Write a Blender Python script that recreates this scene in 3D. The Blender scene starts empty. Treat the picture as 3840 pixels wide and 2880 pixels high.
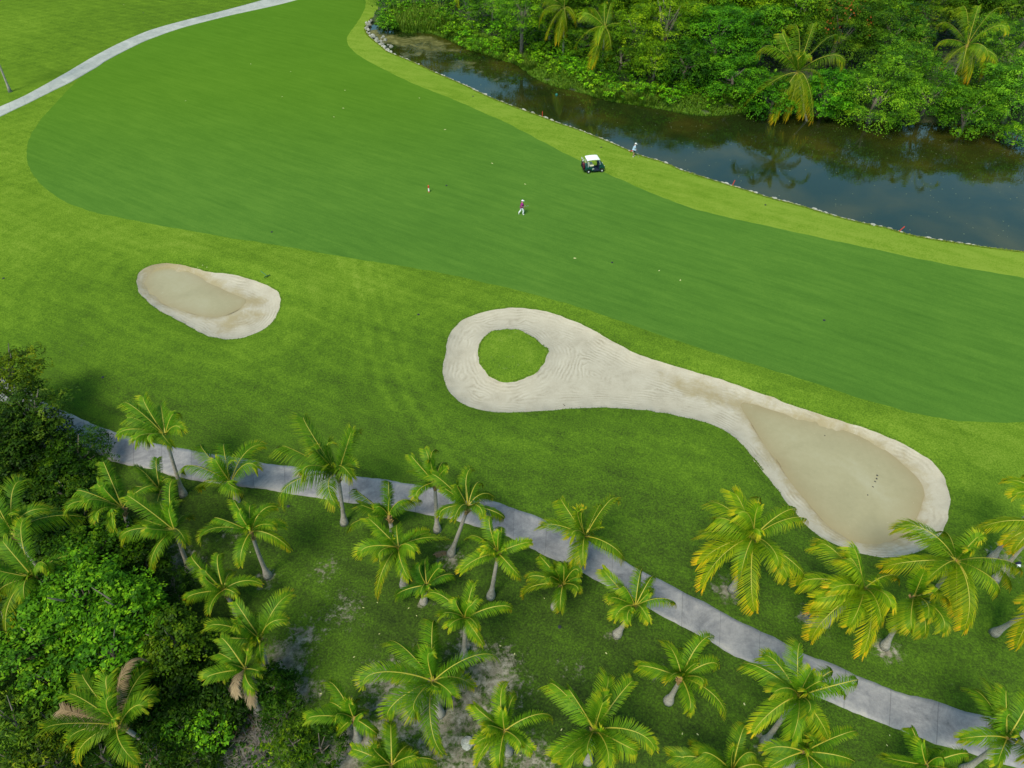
import bpy, math, random
import numpy as np
from mathutils import Vector, Matrix
from mathutils.geometry import delaunay_2d_cdt
R = math.radians
rng = np.random.default_rng(7)
random.seed(7)
sc = bpy.context.scene
COL = sc.collection

# ------------------------------------------------------------------ camera
FPX, PITCH, CAMZ = 2662.0, R(44.0), 40.0
cam = bpy.data.cameras.new('camera'); cam.sensor_width = 36.0
cam.lens = 36.0 * FPX / 3840.0; cam.clip_start = 0.5; cam.clip_end = 4000
camo = bpy.data.objects.new('camera', cam); COL.objects.link(camo)
camo.location = (0, 0, CAMZ); camo.rotation_euler = (R(90) - PITCH, 0, 0)
sc.camera = camo

# ------------------------------------------------------------------ light
SUN_EL, SUN_AZ = R(58), R(-150)         # azimuth measured from +Y towards +X
w = bpy.data.worlds.new('World'); sc.world = w; w.use_nodes = True
nt = w.node_tree
sky = nt.nodes.new('ShaderNodeTexSky'); sky.sky_type = 'NISHITA'; sky.sun_disc = False
sky.sun_elevation = SUN_EL; sky.sun_rotation = SUN_AZ; sky.air_density = 1.0; sky.dust_density = 0.6; sky.ozone_density = 2.0
nt.nodes['Background'].inputs['Strength'].default_value = 0.10
wb = nt.nodes.new('ShaderNodeMix'); wb.data_type = 'RGBA'; wb.blend_type = 'MULTIPLY'; wb.inputs[0].default_value = 1.0; wb.inputs[7].default_value = (.88, 1.10, .92, 1)   # green tint on all sky light, for white balance and pond reflection
nt.links.new(sky.outputs[0], wb.inputs[6]); nt.links.new(wb.outputs[2], nt.nodes['Background'].inputs['Color'])
sun = bpy.data.lights.new('sun', 'SUN'); sun.energy = 2.2; sun.angle = R(20); sun.color = (1.0, 0.92, 0.72)
suno = bpy.data.objects.new('sun', sun); COL.objects.link(suno)
sd = Vector((math.sin(SUN_AZ) * math.cos(SUN_EL), math.cos(SUN_AZ) * math.cos(SUN_EL), math.sin(SUN_EL)))
suno.rotation_euler = sd.to_track_quat('Z', 'Y').to_euler(); suno.location = (0, 0, 80)
sc.view_settings.view_transform = 'Standard'; sc.view_settings.look = 'None'
sc.view_settings.gamma = 1.0; sc.view_settings.use_curve_mapping = False
sc.view_settings.exposure = 0.95
sc.cycles.max_bounces = 6; sc.cycles.diffuse_bounces = 3; sc.cycles.transmission_bounces = 3
sc.cycles.transparent_max_bounces = 4

# ------------------------------------------------------------------ survey: photograph pixel -> place on the ground
Fv = np.array([0, math.cos(PITCH), -math.sin(PITCH)]); Uv = np.array([0, math.sin(PITCH), math.cos(PITCH)])
CP = np.array([0, 0, CAMZ])
CROPS = dict(A=(0, 0), B=(1270, 0), C=(2540, 0), D=(0, 950), E=(1270, 950), G=(2540, 950), H=(0, 1905), I=(1270, 1905), J=(2540, 1905),
             K=(0, 1350), L=(900, 1500), M=(1800, 1700), N=(2734, 1700), O=(0, 2050), Q=(900, 2050), Rr=(1800, 2050), S=(2734, 2050), Z=(0, 0))
def px(c, p):
    o = CROPS[c]; s = 1.0 if c == 'Z' else (1.7015 if c in 'ABCDEGHIJ' else 2.0)
    return (o[0] + p[0] / s, o[1] + p[1] / s)
def ray(p):
    d = Fv + np.array([(p[0] - 1920) / FPX, 0, 0]) + Uv * ((1440 - p[1]) / FPX)
    return d
def gp(p, z=0.0):
    d = ray(p); t = (z - CAMZ) / d[2]
    q = CP + d * t
    return np.array([q[0], q[1]])
def poly(*chunks, z=0.0):
    out = []
    for c, pts in chunks:
        for p in pts: out.append(gp(px(c, p), z))
    return np.array(out)
def smooth_closed(P, it=2):
    for _ in range(it):                      # Chaikin
        Q = np.empty((2 * len(P), 2)); N = np.roll(P, -1, 0)
        Q[0::2] = .75 * P + .25 * N; Q[1::2] = .25 * P + .75 * N; P = Q
    return P
def smooth_open(P, it=2):
    for _ in range(it):
        Q = [P[0]]
        for a, b in zip(P[:-1], P[1:]): Q += [.75 * a + .25 * b, .25 * a + .75 * b]
        Q.append(P[-1]); P = np.array(Q)
    return P
def resample(P, step, closed=False):
    if closed: P = np.vstack([P, P[:1]])
    seg = np.linalg.norm(np.diff(P, axis=0), axis=1); s = np.concatenate([[0], np.cumsum(seg)])
    n = max(3, int(round(s[-1] / step)))
    t = np.linspace(0, s[-1], n + 1)
    Q = np.stack([np.interp(t, s, P[:, 0]), np.interp(t, s, P[:, 1])], 1)
    return Q[:-1] if closed else Q
def inside(X, P):
    x, y = X[:, 0], X[:, 1]; r = np.zeros(len(X), bool); a = P; b = np.roll(P, -1, 0)
    for (x0, y0), (x1, y1) in zip(a, b):
        if y0 == y1: continue
        c = ((y0 > y) != (y1 > y)) & (x < (x1 - x0) * (y - y0) / (y1 - y0) + x0); r ^= c
    return r
def dist(X, P, closed=True):
    a = P; b = np.roll(P, -1, 0)
    if not closed: a, b = P[:-1], P[1:]
    best = np.full(len(X), 1e9)
    for p, q in zip(a, b):
        v = q - p; L = v @ v + 1e-12; t = np.clip(((X - p) @ v) / L, 0, 1)
        d = X - (p + t[:, None] * v); best = np.minimum(best, np.einsum('ij,ij->i', d, d))
    return np.sqrt(best)
def sstep(t):
    t = np.clip(t, 0, 1); return t * t * (3 - 2 * t)

# ------------------------------------------------------------------ outlines of the course
PATH_LO = [(2300, -120), (1900, 0), (1740, 40), (1520, 85), (1420, 108), (1250, 150), (1140, 180), (1040, 215), (920, 260), (820, 310), (720, 360), (590, 445), (500, 500), (250, 625), (0, 745), (-500, 990)]
PATH_UP = [(2120, -130), (1690, 0), (1400, 75), (1170, 130), (970, 185), (850, 235), (730, 290), (620, 350), (530, 400), (400, 480), (240, 570), (120, 630), (0, 680), (-500, 900)]
fair = poly(('A', [(505, 500), (400, 610), (300, 720), (230, 810), (185, 890), (168, 980), (180, 1060), (230, 1150), (330, 1240), (450, 1305), (600, 1355), (800, 1395), (1000, 1435), (1300, 1490), (1600, 1540), (1900, 1590), (2180, 1640)]),
            ('E', [(200, 50), (400, 80), (600, 115), (800, 150), (1000, 205), (1200, 260), (1400, 315), (1600, 375), (1800, 440), (2000, 510)]),
            ('G', [(0, 565), (300, 670), (600, 755), (900, 850), (1200, 955), (1500, 1030), (1800, 1070), (2000, 1080), (2212, 1076), (2600, 1050), (3000, 900), (3000, 400), (2600, 230), (2212, 155), (1800, 90), (1500, 30)]),
            ('C', [(1200, 1580), (1000, 1540), (600, 1450), (200, 1360), (0, 1300)]),
            ('B', [(1900, 1190), (1700, 1105), (1500, 1010), (1300, 910), (1100, 800), (900, 710), (700, 620), (500, 545), (300, 450), (150, 375), (80, 320), (48, 265), (60, 225), (100, 170), (140, 110), (170, 50), (175, 0), (150, -120)]),
            ('A', [(2200, -150), (1980, -30), (1740, 36), (1520, 80), (1250, 145), (1040, 210), (820, 305), (590, 440)]))
fair = smooth_closed(fair, 2)
near_shore = poly(('B', [(220, 110), (172, 160), (175, 210), (215, 250), (270, 290), (300, 322), (350, 345), (420, 372), (500, 405), (600, 455), (700, 497), (800, 540), (900, 590), (1000, 635), (1100, 672), (1200, 710), (1300, 745), (1400, 785), (1500, 815), (1600, 855), (1700, 895), (1800, 935), (1870, 970), (1950, 1000), (2050, 1025), (2150, 1065)]),
                  ('C', [(0, 1075), (120, 1115), (250, 1155), (350, 1185), (450, 1215), (600, 1265), (750, 1300), (900, 1345), (1070, 1395), (1200, 1425), (1330, 1450), (1450, 1490), (1600, 1520), (1800, 1550), (2000, 1580), (2212, 1605), (2700, 1660)]))
far_shore = poly(('B', [(262, 165), (290, 190), (350, 185), (390, 190), (430, 215), (500, 210), (600, 212), (680, 242), (760, 282), (850, 322), (950, 352), (1050, 385), (1150, 412), (1210, 470), (1300, 520), (1400, 560), (1500, 580), (1600, 605), (1700, 640), (1800, 655), (1900, 670), (2000, 690), (2100, 702)]),
                 ('C', [(0, 718), (100, 735), (250, 740), (400, 722), (520, 700), (700, 735), (900, 740), (1100, 770), (1400, 785), (1700, 785), (2000, 815), (2212, 830), (2700, 850)]), z=-0.45)
near_shore = resample(smooth_open(near_shore), 0.5); far_shore = resample(smooth_open(far_shore), 0.5)
pond = np.vstack([near_shore, far_shore[::-1]])
bush_edge = poly(('B', [(250, 60), (262, 0), (330, -160)]))
far_bank = np.vstack([far_shore, [[far_shore[-1][0] + 20, far_shore[-1][1]], [160, 260], bush_edge[2] + np.array([0, 60])], bush_edge[::-1], near_shore[:1]])
bunk1 = smooth_closed(poly(('D', [(870, 150), (900, 110), (960, 75), (1040, 62), (1130, 68), (1230, 90), (1330, 120), (1480, 132), (1600, 165), (1700, 200), (1760, 235), (1788, 275), (1790, 330), (1770, 400), (1720, 460), (1640, 510), (1540, 543), (1440, 553), (1340, 532), (1250, 490), (1150, 430), (1050, 385), (960, 330), (900, 265), (868, 210)])))
bunk2 = smooth_closed(poly(('E', [(685, 600), (695, 540), (735, 465), (830, 405), (960, 362), (1100, 346), (1200, 350), (1350, 375), (1500, 430), (1650, 500), (1780, 580), (1900, 640), (2050, 690)]),
                           ('G', [(0, 726), (160, 770), (350, 825), (500, 885), (600, 915), (700, 960), (900, 1020), (1050, 1070), (1200, 1115), (1320, 1160), (1450, 1220), (1570, 1290), (1650, 1350), (1700, 1420), (1725, 1480), (1740, 1560)]),
                           ('N', [(1658, 350), (1640, 480), (1600, 590), (1540, 660), (1480, 710), (1400, 748), (1280, 775), (1160, 785), (1020, 762), (900, 722), (780, 675), (660, 615), (560, 520), (480, 425), (400, 330), (320, 210), (240, 120), (140, 0)]),
                           ('G', [(580, 1420), (500, 1320), (420, 1220), (330, 1145), (220, 1090), (100, 1055), (0, 1035)]),
                           ('E', [(2100, 1020), (1950, 1000), (1780, 985), (1600, 985), (1400, 998), (1200, 1010), (1080, 1018), (950, 1010), (850, 985), (760, 940), (700, 880), (665, 800), (660, 740), (670, 680)])))
isle = smooth_closed(poly(('E', [(885, 620), (900, 560), (945, 510), (1020, 485), (1100, 480), (1170, 490), (1240, 530), (1300, 575), (1338, 610), (1330, 660), (1300, 720), (1250, 770), (1180, 805), (1110, 824), (1040, 820), (970, 790), (920, 740), (888, 690)])))
PZ = -0.385
pud1 = smooth_closed(poly(('D', [(905, 190), (925, 130), (985, 85), (1050, 68), (1140, 76), (1240, 120), (1350, 190), (1440, 240), (1530, 275), (1580, 295), (1545, 350), (1460, 390), (1380, 414), (1280, 402), (1180, 372), (1080, 342), (1000, 302), (935, 250)]), z=PZ))
pud2 = smooth_closed(poly(('G', [(390, 950), (470, 955), (600, 1000), (720, 1030), (850, 1060), (1000, 1095), (1120, 1140), (1250, 1205), (1360, 1275), (1450, 1355), (1535, 1430), (1575, 1500), (1580, 1580)]),
                          ('N', [(1465, 300), (1440, 420), (1385, 530), (1300, 622), (1180, 678), (1050, 692), (925, 664), (800, 592), (715, 520), (635, 430), (555, 330), (475, 240), (395, 120), (325, 0)]),
                          ('G', [(690, 1400), (600, 1290), (530, 1190), (470, 1080), (420, 1010)]), z=PZ))
def ragged(P, a):
    k = len(P); j = rng.normal(0, a, k); j = .6 * j + .4 * np.roll(j, 1); t = np.roll(P, -1, 0) - np.roll(P, 1, 0); nn = np.stack([-t[:, 1], t[:, 0]], 1); nn /= np.linalg.norm(nn, axis=1, keepdims=True)
    return P + nn * j[:, None]
fair = resample(fair, 0.6, True); bunk1 = resample(bunk1, 0.35, True); bunk2 = resample(bunk2, 0.35, True); isle = resample(isle, 0.35, True)
fair = ragged(fair, .06); bunk1 = ragged(bunk1, .045); bunk2 = ragged(bunk2, .045); isle = ragged(isle, .06)
pud1 = resample(pud1, 0.4, True); pud2 = resample(pud2, 0.4, True)

def ground_z(X):
    X = np.atleast_2d(np.asarray(X, float)); n = len(X)
    z = 0.10 * np.sin(X[:, 0] * .11 + 1) * np.sin(X[:, 1] * .09)
    dn = dist(X, near_shore, False); df = dist(X, far_shore, False); dm = np.minimum(dn, df)
    d1 = dist(X, bunk1); d2 = dist(X, bunk2); di = dist(X, isle)
    flat = sstep(np.minimum(np.minimum(dm, d1), d2) / 3.0); z = z * flat
    fb = inside(X, far_bank) & (df > 1e-3)
    z = np.where(fb, -0.45 + 0.95 * sstep(df / 3.5), z)
    ip = inside(X, pond) & (dm > 1e-3)
    z = np.where(ip, np.where(dn < df, -1.3 * sstep(dn / 0.3), -0.45 - 0.85 * sstep(df / 1.5)), z)
    z = np.where(df <= 1e-3, -0.45, z); z = np.where(dn <= 1e-3, 0.0, z)
    for b, dd, pu in ((bunk1, d1, pud1), (bunk2, np.minimum(d2, di), pud2)):
        ib = inside(X, b) & (dd > 1e-3)
        if b is bunk2: ib &= ~inside(X, isle)
        zz = -0.20 * sstep(dd / .15) - 0.18 * sstep(dd / 1.5)
        pin = inside(X, pu); dp = dist(X, pu)
        zz = np.where(pin, np.minimum(zz, -0.37) - 0.2 * sstep(dp / .5), zz)
        z = np.where(ib, zz, z)
    z = np.where(inside(X, isle), 0.25 * sstep(di / 1.6), z)
    # mounds of the rough round the bunkers
    rim = np.minimum(np.where(inside(X, bunk1), 0, d1), np.where(inside(X, bunk2), 0, d2))
    z = z + np.where((rim > 0) & ~inside(X, isle), 0.28 * sstep(rim / 1.5) * (1 - sstep((rim - 1.5) / 4)), 0)
    return z
def gz(x, y): return float(ground_z([[x, y]])[0])

# ------------------------------------------------------------------ node helpers
def new_mat(name):
    m = bpy.data.materials.new(name); m.use_nodes = True; n = m.node_tree
    return m, n, n.nodes['Principled BSDF']
def N(n, t, **kw):
    nd = n.nodes.new(t)
    for k, v in kw.items():
        if k in nd.inputs.keys() if isinstance(k, str) else False: nd.inputs[k].default_value = v
        else: setattr(nd, k, v)
    return nd
def noise(n, vec, scale, detail=4, rough=.55, dist_=0.0):
    t = n.nodes.new('ShaderNodeTexNoise'); t.inputs['Scale'].default_value = scale; t.inputs['Detail'].default_value = detail
    t.inputs['Roughness'].default_value = rough; t.inputs['Distortion'].default_value = dist_
    if vec is not None: n.links.new(vec, t.inputs['Vector'])
    return t.outputs['Fac']
def ramp(n, fac, stops):
    r = n.nodes.new('ShaderNodeValToRGB'); e = r.color_ramp.elements
    while len(e) > len(stops): e.remove(e[-1])
    while len(e) < len(stops): e.new(1)
    for x, (p, c) in zip(e, stops):
        x.position = p; x.color = (*c, 1) if len(c) == 3 else c
    n.links.new(fac, r.inputs['Fac']); return r.outputs['Color']
def mixc(n, fac, a, b, mode='MIX'):
    m = n.nodes.new('ShaderNodeMix'); m.data_type = 'RGBA'; m.blend_type = mode
    for s, v in ((0, fac), (6, a), (7, b)):
        if hasattr(v, 'is_output'): n.links.new(v, m.inputs[s])
        else: m.inputs[s].default_value = v if s == 0 else ((*v, 1) if len(v) == 3 else v)
    return m.outputs[2]
def math_(n, op, a, b=None, c=None, clamp=False):
    m = n.nodes.new('ShaderNodeMath'); m.operation = op; m.use_clamp = clamp
    for i, v in enumerate((a, b, c)):
        if v is None: continue
        if hasattr(v, 'is_output'): n.links.new(v, m.inputs[i])
        else: m.inputs[i].default_value = v
    return m.outputs[0]
def attr(n, name, out='Fac'):
    a = n.nodes.new('ShaderNodeAttribute'); a.attribute_name = name; return a.outputs[out]
def pos(n): return n.nodes.new('ShaderNodeNewGeometry').outputs['Position']
def mapping(n, vec, scale=(1, 1, 1), rot=(0, 0, 0)):
    m = n.nodes.new('ShaderNodeMapping'); m.vector_type = 'TEXTURE'; m.inputs['Scale'].default_value = tuple(1 / k for k in scale); m.inputs['Rotation'].default_value = rot
    n.links.new(vec, m.inputs['Vector']); return m.outputs[0]
def bump(n, h, strength, distance, bsdf):
    b = n.nodes.new('ShaderNodeBump'); b.inputs['Strength'].default_value = strength; b.inputs['Distance'].default_value = distance
    n.links.new(h, b.inputs['Height']); n.links.new(b.outputs[0], bsdf.inputs['Normal'])
def simple(name, col, rough=.6, metal=0.0, var=0.0, spec=.4):
    m, n, b = new_mat(name); b.inputs['Roughness'].default_value = rough; b.inputs['Metallic'].default_value = metal
    b.inputs['Specular IOR Level'].default_value = spec
    tc = n.nodes.new('ShaderNodeTexCoord').outputs['Object']
    f = noise(n, tc, 6, 4)
    k = var if var else .12
    n.links.new(ramp(n, f, [(.3, tuple(c * (1 - k) for c in col)), (.7, tuple(min(1, c * (1 + k)) for c in col))]), b.inputs['Base Color'])
    return m

# ------------------------------------------------------------------ materials of the course
# fairway: short close-mown turf with drag streaks
m, n, b = new_mat('fairway_turf'); P = pos(n); b.inputs['Roughness'].default_value = 1.0; b.inputs['Specular IOR Level'].default_value = .0
big = noise(n, P, .035, 3); mid = noise(n, P, .25, 4, .6); st = noise(n, mapping(n, P, (.12, 1.3, 1), (0, 0, R(-30))), 1.0, 4, .65)
st2 = noise(n, mapping(n, P, (.35, 3.5, 1), (0, 0, R(-38))), 1.0, 3, .6); gr = noise(n, P, 9, 4, .8); gf = noise(n, P, 1.7, 3, .7)
f = math_(n, 'MULTIPLY_ADD', big, .55, math_(n, 'MULTIPLY_ADD', mid, .30, math_(n, 'MULTIPLY_ADD', st, .75, math_(n, 'MULTIPLY_ADD', st2, .25, math_(n, 'MULTIPLY_ADD', gr, .85, math_(n, 'MULTIPLY', gf, .2))))))
c1 = ramp(n, math_(n, 'MULTIPLY', f, .346), [(.34, (.042, .110, .016)), (.5, (.069, .158, .022)), (.66, (.110, .214, .031))])
sat = math_(n, 'MULTIPLY', attr(n, 'sat'), .42); c1 = mixc(n, sat, c1, mixc(n, math_(n, 'MULTIPLY', f, .45), (.052, .138, .001), (.090, .190, .002)))
n.links.new(c1, b.inputs['Base Color']); bump(n, gr, .5, .05, b); M_FAIR = m
# rough: longer mown grass; tone = bright yellowish / dark green, darker under the palms, soil = bare ground
m, n, b = new_mat('rough_grass'); P = pos(n); b.inputs['Roughness'].default_value = 1.0; b.inputs['Specular IOR Level'].default_value = .0
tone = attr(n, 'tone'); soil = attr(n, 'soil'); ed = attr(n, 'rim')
big = noise(n, P, .05, 3); mid = noise(n, P, .45, 5, .65); gr = noise(n, P, 8, 5, .85); g2 = noise(n, P, 2.0, 4, .7)
st = noise(n, mapping(n, P, (.1, 1.2, 1), (0, 0, R(-28))), 1.0, 4, .65)
wv = math_(n, 'SINE', math_(n, 'ADD', math_(n, 'MULTIPLY', ed, 3.3), math_(n, 'MULTIPLY', mid, 6.0)))
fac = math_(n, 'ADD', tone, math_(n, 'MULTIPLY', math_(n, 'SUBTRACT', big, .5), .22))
fac = math_(n, 'ADD', fac, math_(n, 'MULTIPLY', math_(n, 'SUBTRACT', mid, .5), .38))
fac = math_(n, 'ADD', fac, math_(n, 'MULTIPLY', math_(n, 'SUBTRACT', st, .5), .40))
fac = math_(n, 'ADD', fac, math_(n, 'MULTIPLY', math_(n, 'SUBTRACT', gr, .5), 1.5))
fac = math_(n, 'ADD', fac, math_(n, 'MULTIPLY', math_(n, 'SUBTRACT', g2, .5), .28))
fac = math_(n, 'ADD', fac, math_(n, 'MULTIPLY', wv, .022))
tk = attr(n, 'trk'); tm = math_(n, 'MULTIPLY', math_(n, 'SUBTRACT', 3.2, tk), .5, clamp=True)
tw_ = math_(n, 'SINE', math_(n, 'ADD', math_(n, 'MULTIPLY', tk, 5.2), math_(n, 'MULTIPLY', big, 9.0)))
fac = math_(n, 'ADD', fac, math_(n, 'MULTIPLY', math_(n, 'MULTIPLY', tm, math_(n, 'ADD', tw_, .35)), math_(n, 'MULTIPLY', st, .085)), clamp=True)
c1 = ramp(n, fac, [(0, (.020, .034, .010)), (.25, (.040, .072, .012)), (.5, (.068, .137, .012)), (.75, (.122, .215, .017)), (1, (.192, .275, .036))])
dirt = ramp(n, noise(n, P, 1.6, 6, .75), [(.33, (.10, .09, .065)), (.5, (.215, .195, .15)), (.66, (.36, .33, .275))])
sm = math_(n, 'MULTIPLY_ADD', math_(n, 'SUBTRACT', noise(n, P, 2.2, 6, .78), .5), 3.2, soil)
sm = math_(n, 'MULTIPLY', math_(n, 'SUBTRACT', sm, .42), 2.1, clamp=True)
sm = math_(n, 'MULTIPLY', sm, math_(n, 'MULTIPLY', soil, 3.0, clamp=True))
n.links.new(mixc(n, sm, c1, dirt), b.inputs['Base Color']); bump(n, gr, .7, .07, b); M_ROUGH = m
# sand
m, n, b = new_mat('bunker_sand'); P = pos(n); b.inputs['Roughness'].default_value = .9; b.inputs['Specular IOR Level'].default_value = .15
wet = attr(n, 'wet'); ed = attr(n, 'rim')
mid = noise(n, P, .8, 5, .65); gr = noise(n, P, 9, 5, .7)
rk = math_(n, 'SINE', math_(n, 'ADD', math_(n, 'MULTIPLY', ed, 21.0), math_(n, 'MULTIPLY', noise(n, P, .5, 2), 16.0)))
rk = math_(n, 'MULTIPLY', rk, math_(n, 'MULTIPLY', math_(n, 'MULTIPLY', math_(n, 'SUBTRACT', noise(n, P, .45, 4, .6), .43), 3.0, clamp=True), math_(n, 'SUBTRACT', noise(n, P, 3.0, 4, .7), .25)))
rk = math_(n, 'MULTIPLY', rk, .85)
fac = math_(n, 'ADD', math_(n, 'ADD', math_(n, 'MULTIPLY', mid, .6), math_(n, 'MULTIPLY', gr, .35)), rk, clamp=True)
c1 = ramp(n, fac, [(.2, (.275, .243, .185)), (.45, (.385, .347, .278)), (.7, (.455, .417, .342))])
wf = math_(n, 'MULTIPLY_ADD', math_(n, 'SUBTRACT', noise(n, P, .9, 6, .75, .6), .5), 1.5, wet)
wf = math_(n, 'MULTIPLY', math_(n, 'SUBTRACT', wf, .30), 1.9, clamp=True); wf = math_(n, 'MULTIPLY', wf, .95)
n.links.new(mixc(n, wf, c1, mixc(n, mid, (.255, .208, .118), (.345, .292, .18))), b.inputs['Base Color'])
bump(n, math_(n, 'ADD', gr, math_(n, 'MULTIPLY', rk, 2.0)), .35, .05, b); M_SAND = m
# milky puddle water
m, n, b = new_mat('milky_puddle_water'); P = pos(n); b.inputs['Roughness'].default_value = .12; b.inputs['Specular IOR Level'].default_value = .35
shore = attr(n, 'shore')
f = math_(n, 'ADD', math_(n, 'MULTIPLY', noise(n, P, .22, 3, .5, .8), .7), math_(n, 'MULTIPLY', noise(n, P, 2.5, 5, .7), .3))
c1 = ramp(n, f, [(.32, (.27, .245, .145)), (.52, (.325, .295, .18)), (.68, (.355, .33, .22))])
c1 = mixc(n, math_(n, 'MULTIPLY', shore, .75, clamp=True), c1, (.275, .218, .118))
sp = ramp(n, noise(n, P, 3.2, 2, .9), [(.70, (0, 0, 0)), (.76, (1, 1, 1))])
n.links.new(mixc(n, math_(n, 'MULTIPLY', sp, .25), c1, (.6, .57, .46)), b.inputs['Base Color']); M_PUD = m
# pond water
m, n, b = new_mat('pond_water'); P = pos(n); b.inputs['Roughness'].default_value = .035; b.inputs['Specular IOR Level'].default_value = 1.0
scum = attr(n, 'scum')
f = noise(n, P, .11, 3, .5, .4)
c1 = ramp(n, f, [(.40, (.0125, .0200, .0042)), (.52, (.024, .028, .0045)), (.72, (.050, .046, .007))])
sf = math_(n, 'ADD', scum, math_(n, 'MULTIPLY', math_(n, 'SUBTRACT', noise(n, P, .5, 5, .6, 1.2), .5), .9))
sf = math_(n, 'MULTIPLY', math_(n, 'SUBTRACT', sf, .42), 4.0, clamp=True)
sc_c = ramp(n, noise(n, P, .8, 4, .6, 1.0), [(.35, (.060, .062, .014)), (.55, (.115, .112, .035)), (.72, (.20, .19, .075))])
c2 = mixc(n, sf, c1, sc_c)
v = n.nodes.new('ShaderNodeTexVoronoi'); v.inputs['Scale'].default_value = 1.35; n.links.new(P, v.inputs['Vector'])
spk = math_(n, 'LESS_THAN', v.outputs['Distance'], .085); spk = math_(n, 'MULTIPLY', spk, math_(n, 'GREATER_THAN', noise(n, P, .35, 3), .47))
c2 = mixc(n, math_(n, 'MULTIPLY', spk, .55), c2, (.22, .24, .12))
n.links.new(c2, b.inputs['Base Color'])
b.inputs['Specular Tint'].default_value = (.38, .95, 1.0, 1)
n.links.new(math_(n, 'MULTIPLY_ADD', math_(n, 'MAXIMUM', sf, spk), .5, .035), b.inputs['Roughness'])
n.links.new(math_(n, 'SUBTRACT', 1.0, math_(n, 'MULTIPLY', sf, .9)), b.inputs['Specular IOR Level'])
bump(n, noise(n, mapping(n, P, (1.2, 2.2, 1)), 1.1, 2, .5), .02, .2, b); M_POND = m
# concrete cart path, u along its length in metres
m, n, b = new_mat('path_concrete'); P = pos(n); b.inputs['Roughness'].default_value = .85; b.inputs['Specular IOR Level'].default_value = .2
u = attr(n, 'along'); vv = attr(n, 'across')
f = math_(n, 'ADD', math_(n, 'MULTIPLY', noise(n, P, .5, 7, .78, .6), .95), math_(n, 'MULTIPLY', noise(n, P, 5, 5, .8), .30))
f = math_(n, 'SUBTRACT', f, .12)
slab = noise(n, None, 1); wn = n.nodes.new('ShaderNodeTexWhiteNoise'); wn.noise_dimensions = '1D'
n.links.new(math_(n, 'FLOOR', math_(n, 'DIVIDE', u, 2.4)), wn.inputs['W'])
f = math_(n, 'ADD', f, math_(n, 'MULTIPLY', math_(n, 'SUBTRACT', wn.outputs['Value'], .5), .10))
trk = math_(n, 'MULTIPLY', math_(n, 'ABSOLUTE', math_(n, 'SUBTRACT', vv, .5)), 2.0)
f = math_(n, 'ADD', f, math_(n, 'MULTIPLY', math_(n, 'POWER', trk, 3.0), .10))
wz = attr(n, 'pale')
c1 = ramp(n, f, [(.28, (.10, .10, .105)), (.45, (.185, .182, .195)), (.60, (.265, .257, .265)), (.8, (.38, .36, .33))])
c1 = mixc(n, math_(n, 'MULTIPLY', wz, .6), c1, ramp(n, f, [(.3, (.30, .33, .30)), (.7, (.48, .50, .46))]))
jt = math_(n, 'PINGPONG', u, 1.2); jt = math_(n, 'LESS_THAN', jt, math_(n, 'MULTIPLY_ADD', wn.outputs['Value'], .018, .012))
n.links.new(mixc(n, math_(n, 'MULTIPLY', jt, .42), c1, (.05, .052, .058)), b.inputs['Base Color'])
bump(n, noise(n, P, 12, 4, .7), .25, .02, b); M_PATH = m
m, n, b = new_mat('dark_soil'); P = pos(n); b.inputs['Roughness'].default_value = .95
n.links.new(ramp(n, noise(n, P, .8, 6, .7), [(.35, (.018, .030, .010)), (.55, (.035, .055, .015)), (.7, (.09, .08, .045))]), b.inputs['Base Color']); M_SOIL = m

# foliage: two-sided, lets light through; obj.color tints, face attribute 'tint' varies
def foliage(name, stops, trans=.35, rough=.5, spec=.25):
    m, n, b = new_mat(name); out = n.nodes['Material Output']
    oi = n.nodes.new('ShaderNodeObjectInfo'); t = attr(n, 'tint')
    c = ramp(n, t, stops); c = mixc(n, 1.0, c, oi.outputs['Color'], 'MULTIPLY')
    n.links.new(c, b.inputs['Base Color']); b.inputs['Roughness'].default_value = rough; b.inputs['Specular IOR Level'].default_value = spec
    tr = n.nodes.new('ShaderNodeBsdfTranslucent'); n.links.new(c, tr.inputs['Color'])
    mx = n.nodes.new('ShaderNodeMixShader'); mx.inputs[0].default_value = trans
    n.links.new(b.outputs[0], mx.inputs[1]); n.links.new(tr.outputs[0], mx.inputs[2]); n.links.new(mx.outputs[0], out.inputs['Surface'])
    return m
M_FROND = foliage('palm_leaflet', [(0, (.022, .078, .004)), (.35, (.054, .155, .005)), (.65, (.118, .232, .007)), (.88, (.27, .32, .010)), (1, (.42, .33, .025))], .28, .5, .10)
M_RIB = simple('palm_midrib', (.36, .33, .035), .5)
M_DEAD = foliage('dead_palm_leaflet', [(0, (.16, .11, .05)), (1, (.34, .26, .16))], .15, .8)
M_LEAF = foliage('broad_leaf', [(0, (.012, .040, .004)), (.4, (.042, .118, .006)), (.75, (.12, .26, .008)), (1, (.24, .37, .015))], .22, .5, .08)
M_GRASSB = foliage('grass_blade', [(0, (.04, .09, .008)), (.6, (.12, .20, .014)), (1, (.32, .27, .04))], .3, .6)
M_FLOWER = foliage('orange_blossom', [(0, (.32, .06, .012)), (1, (.5, .13, .02))], .2, .6)
M_TWIG = simple('grey_twig', (.20, .18, .165), .9, var=.3)
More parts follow.
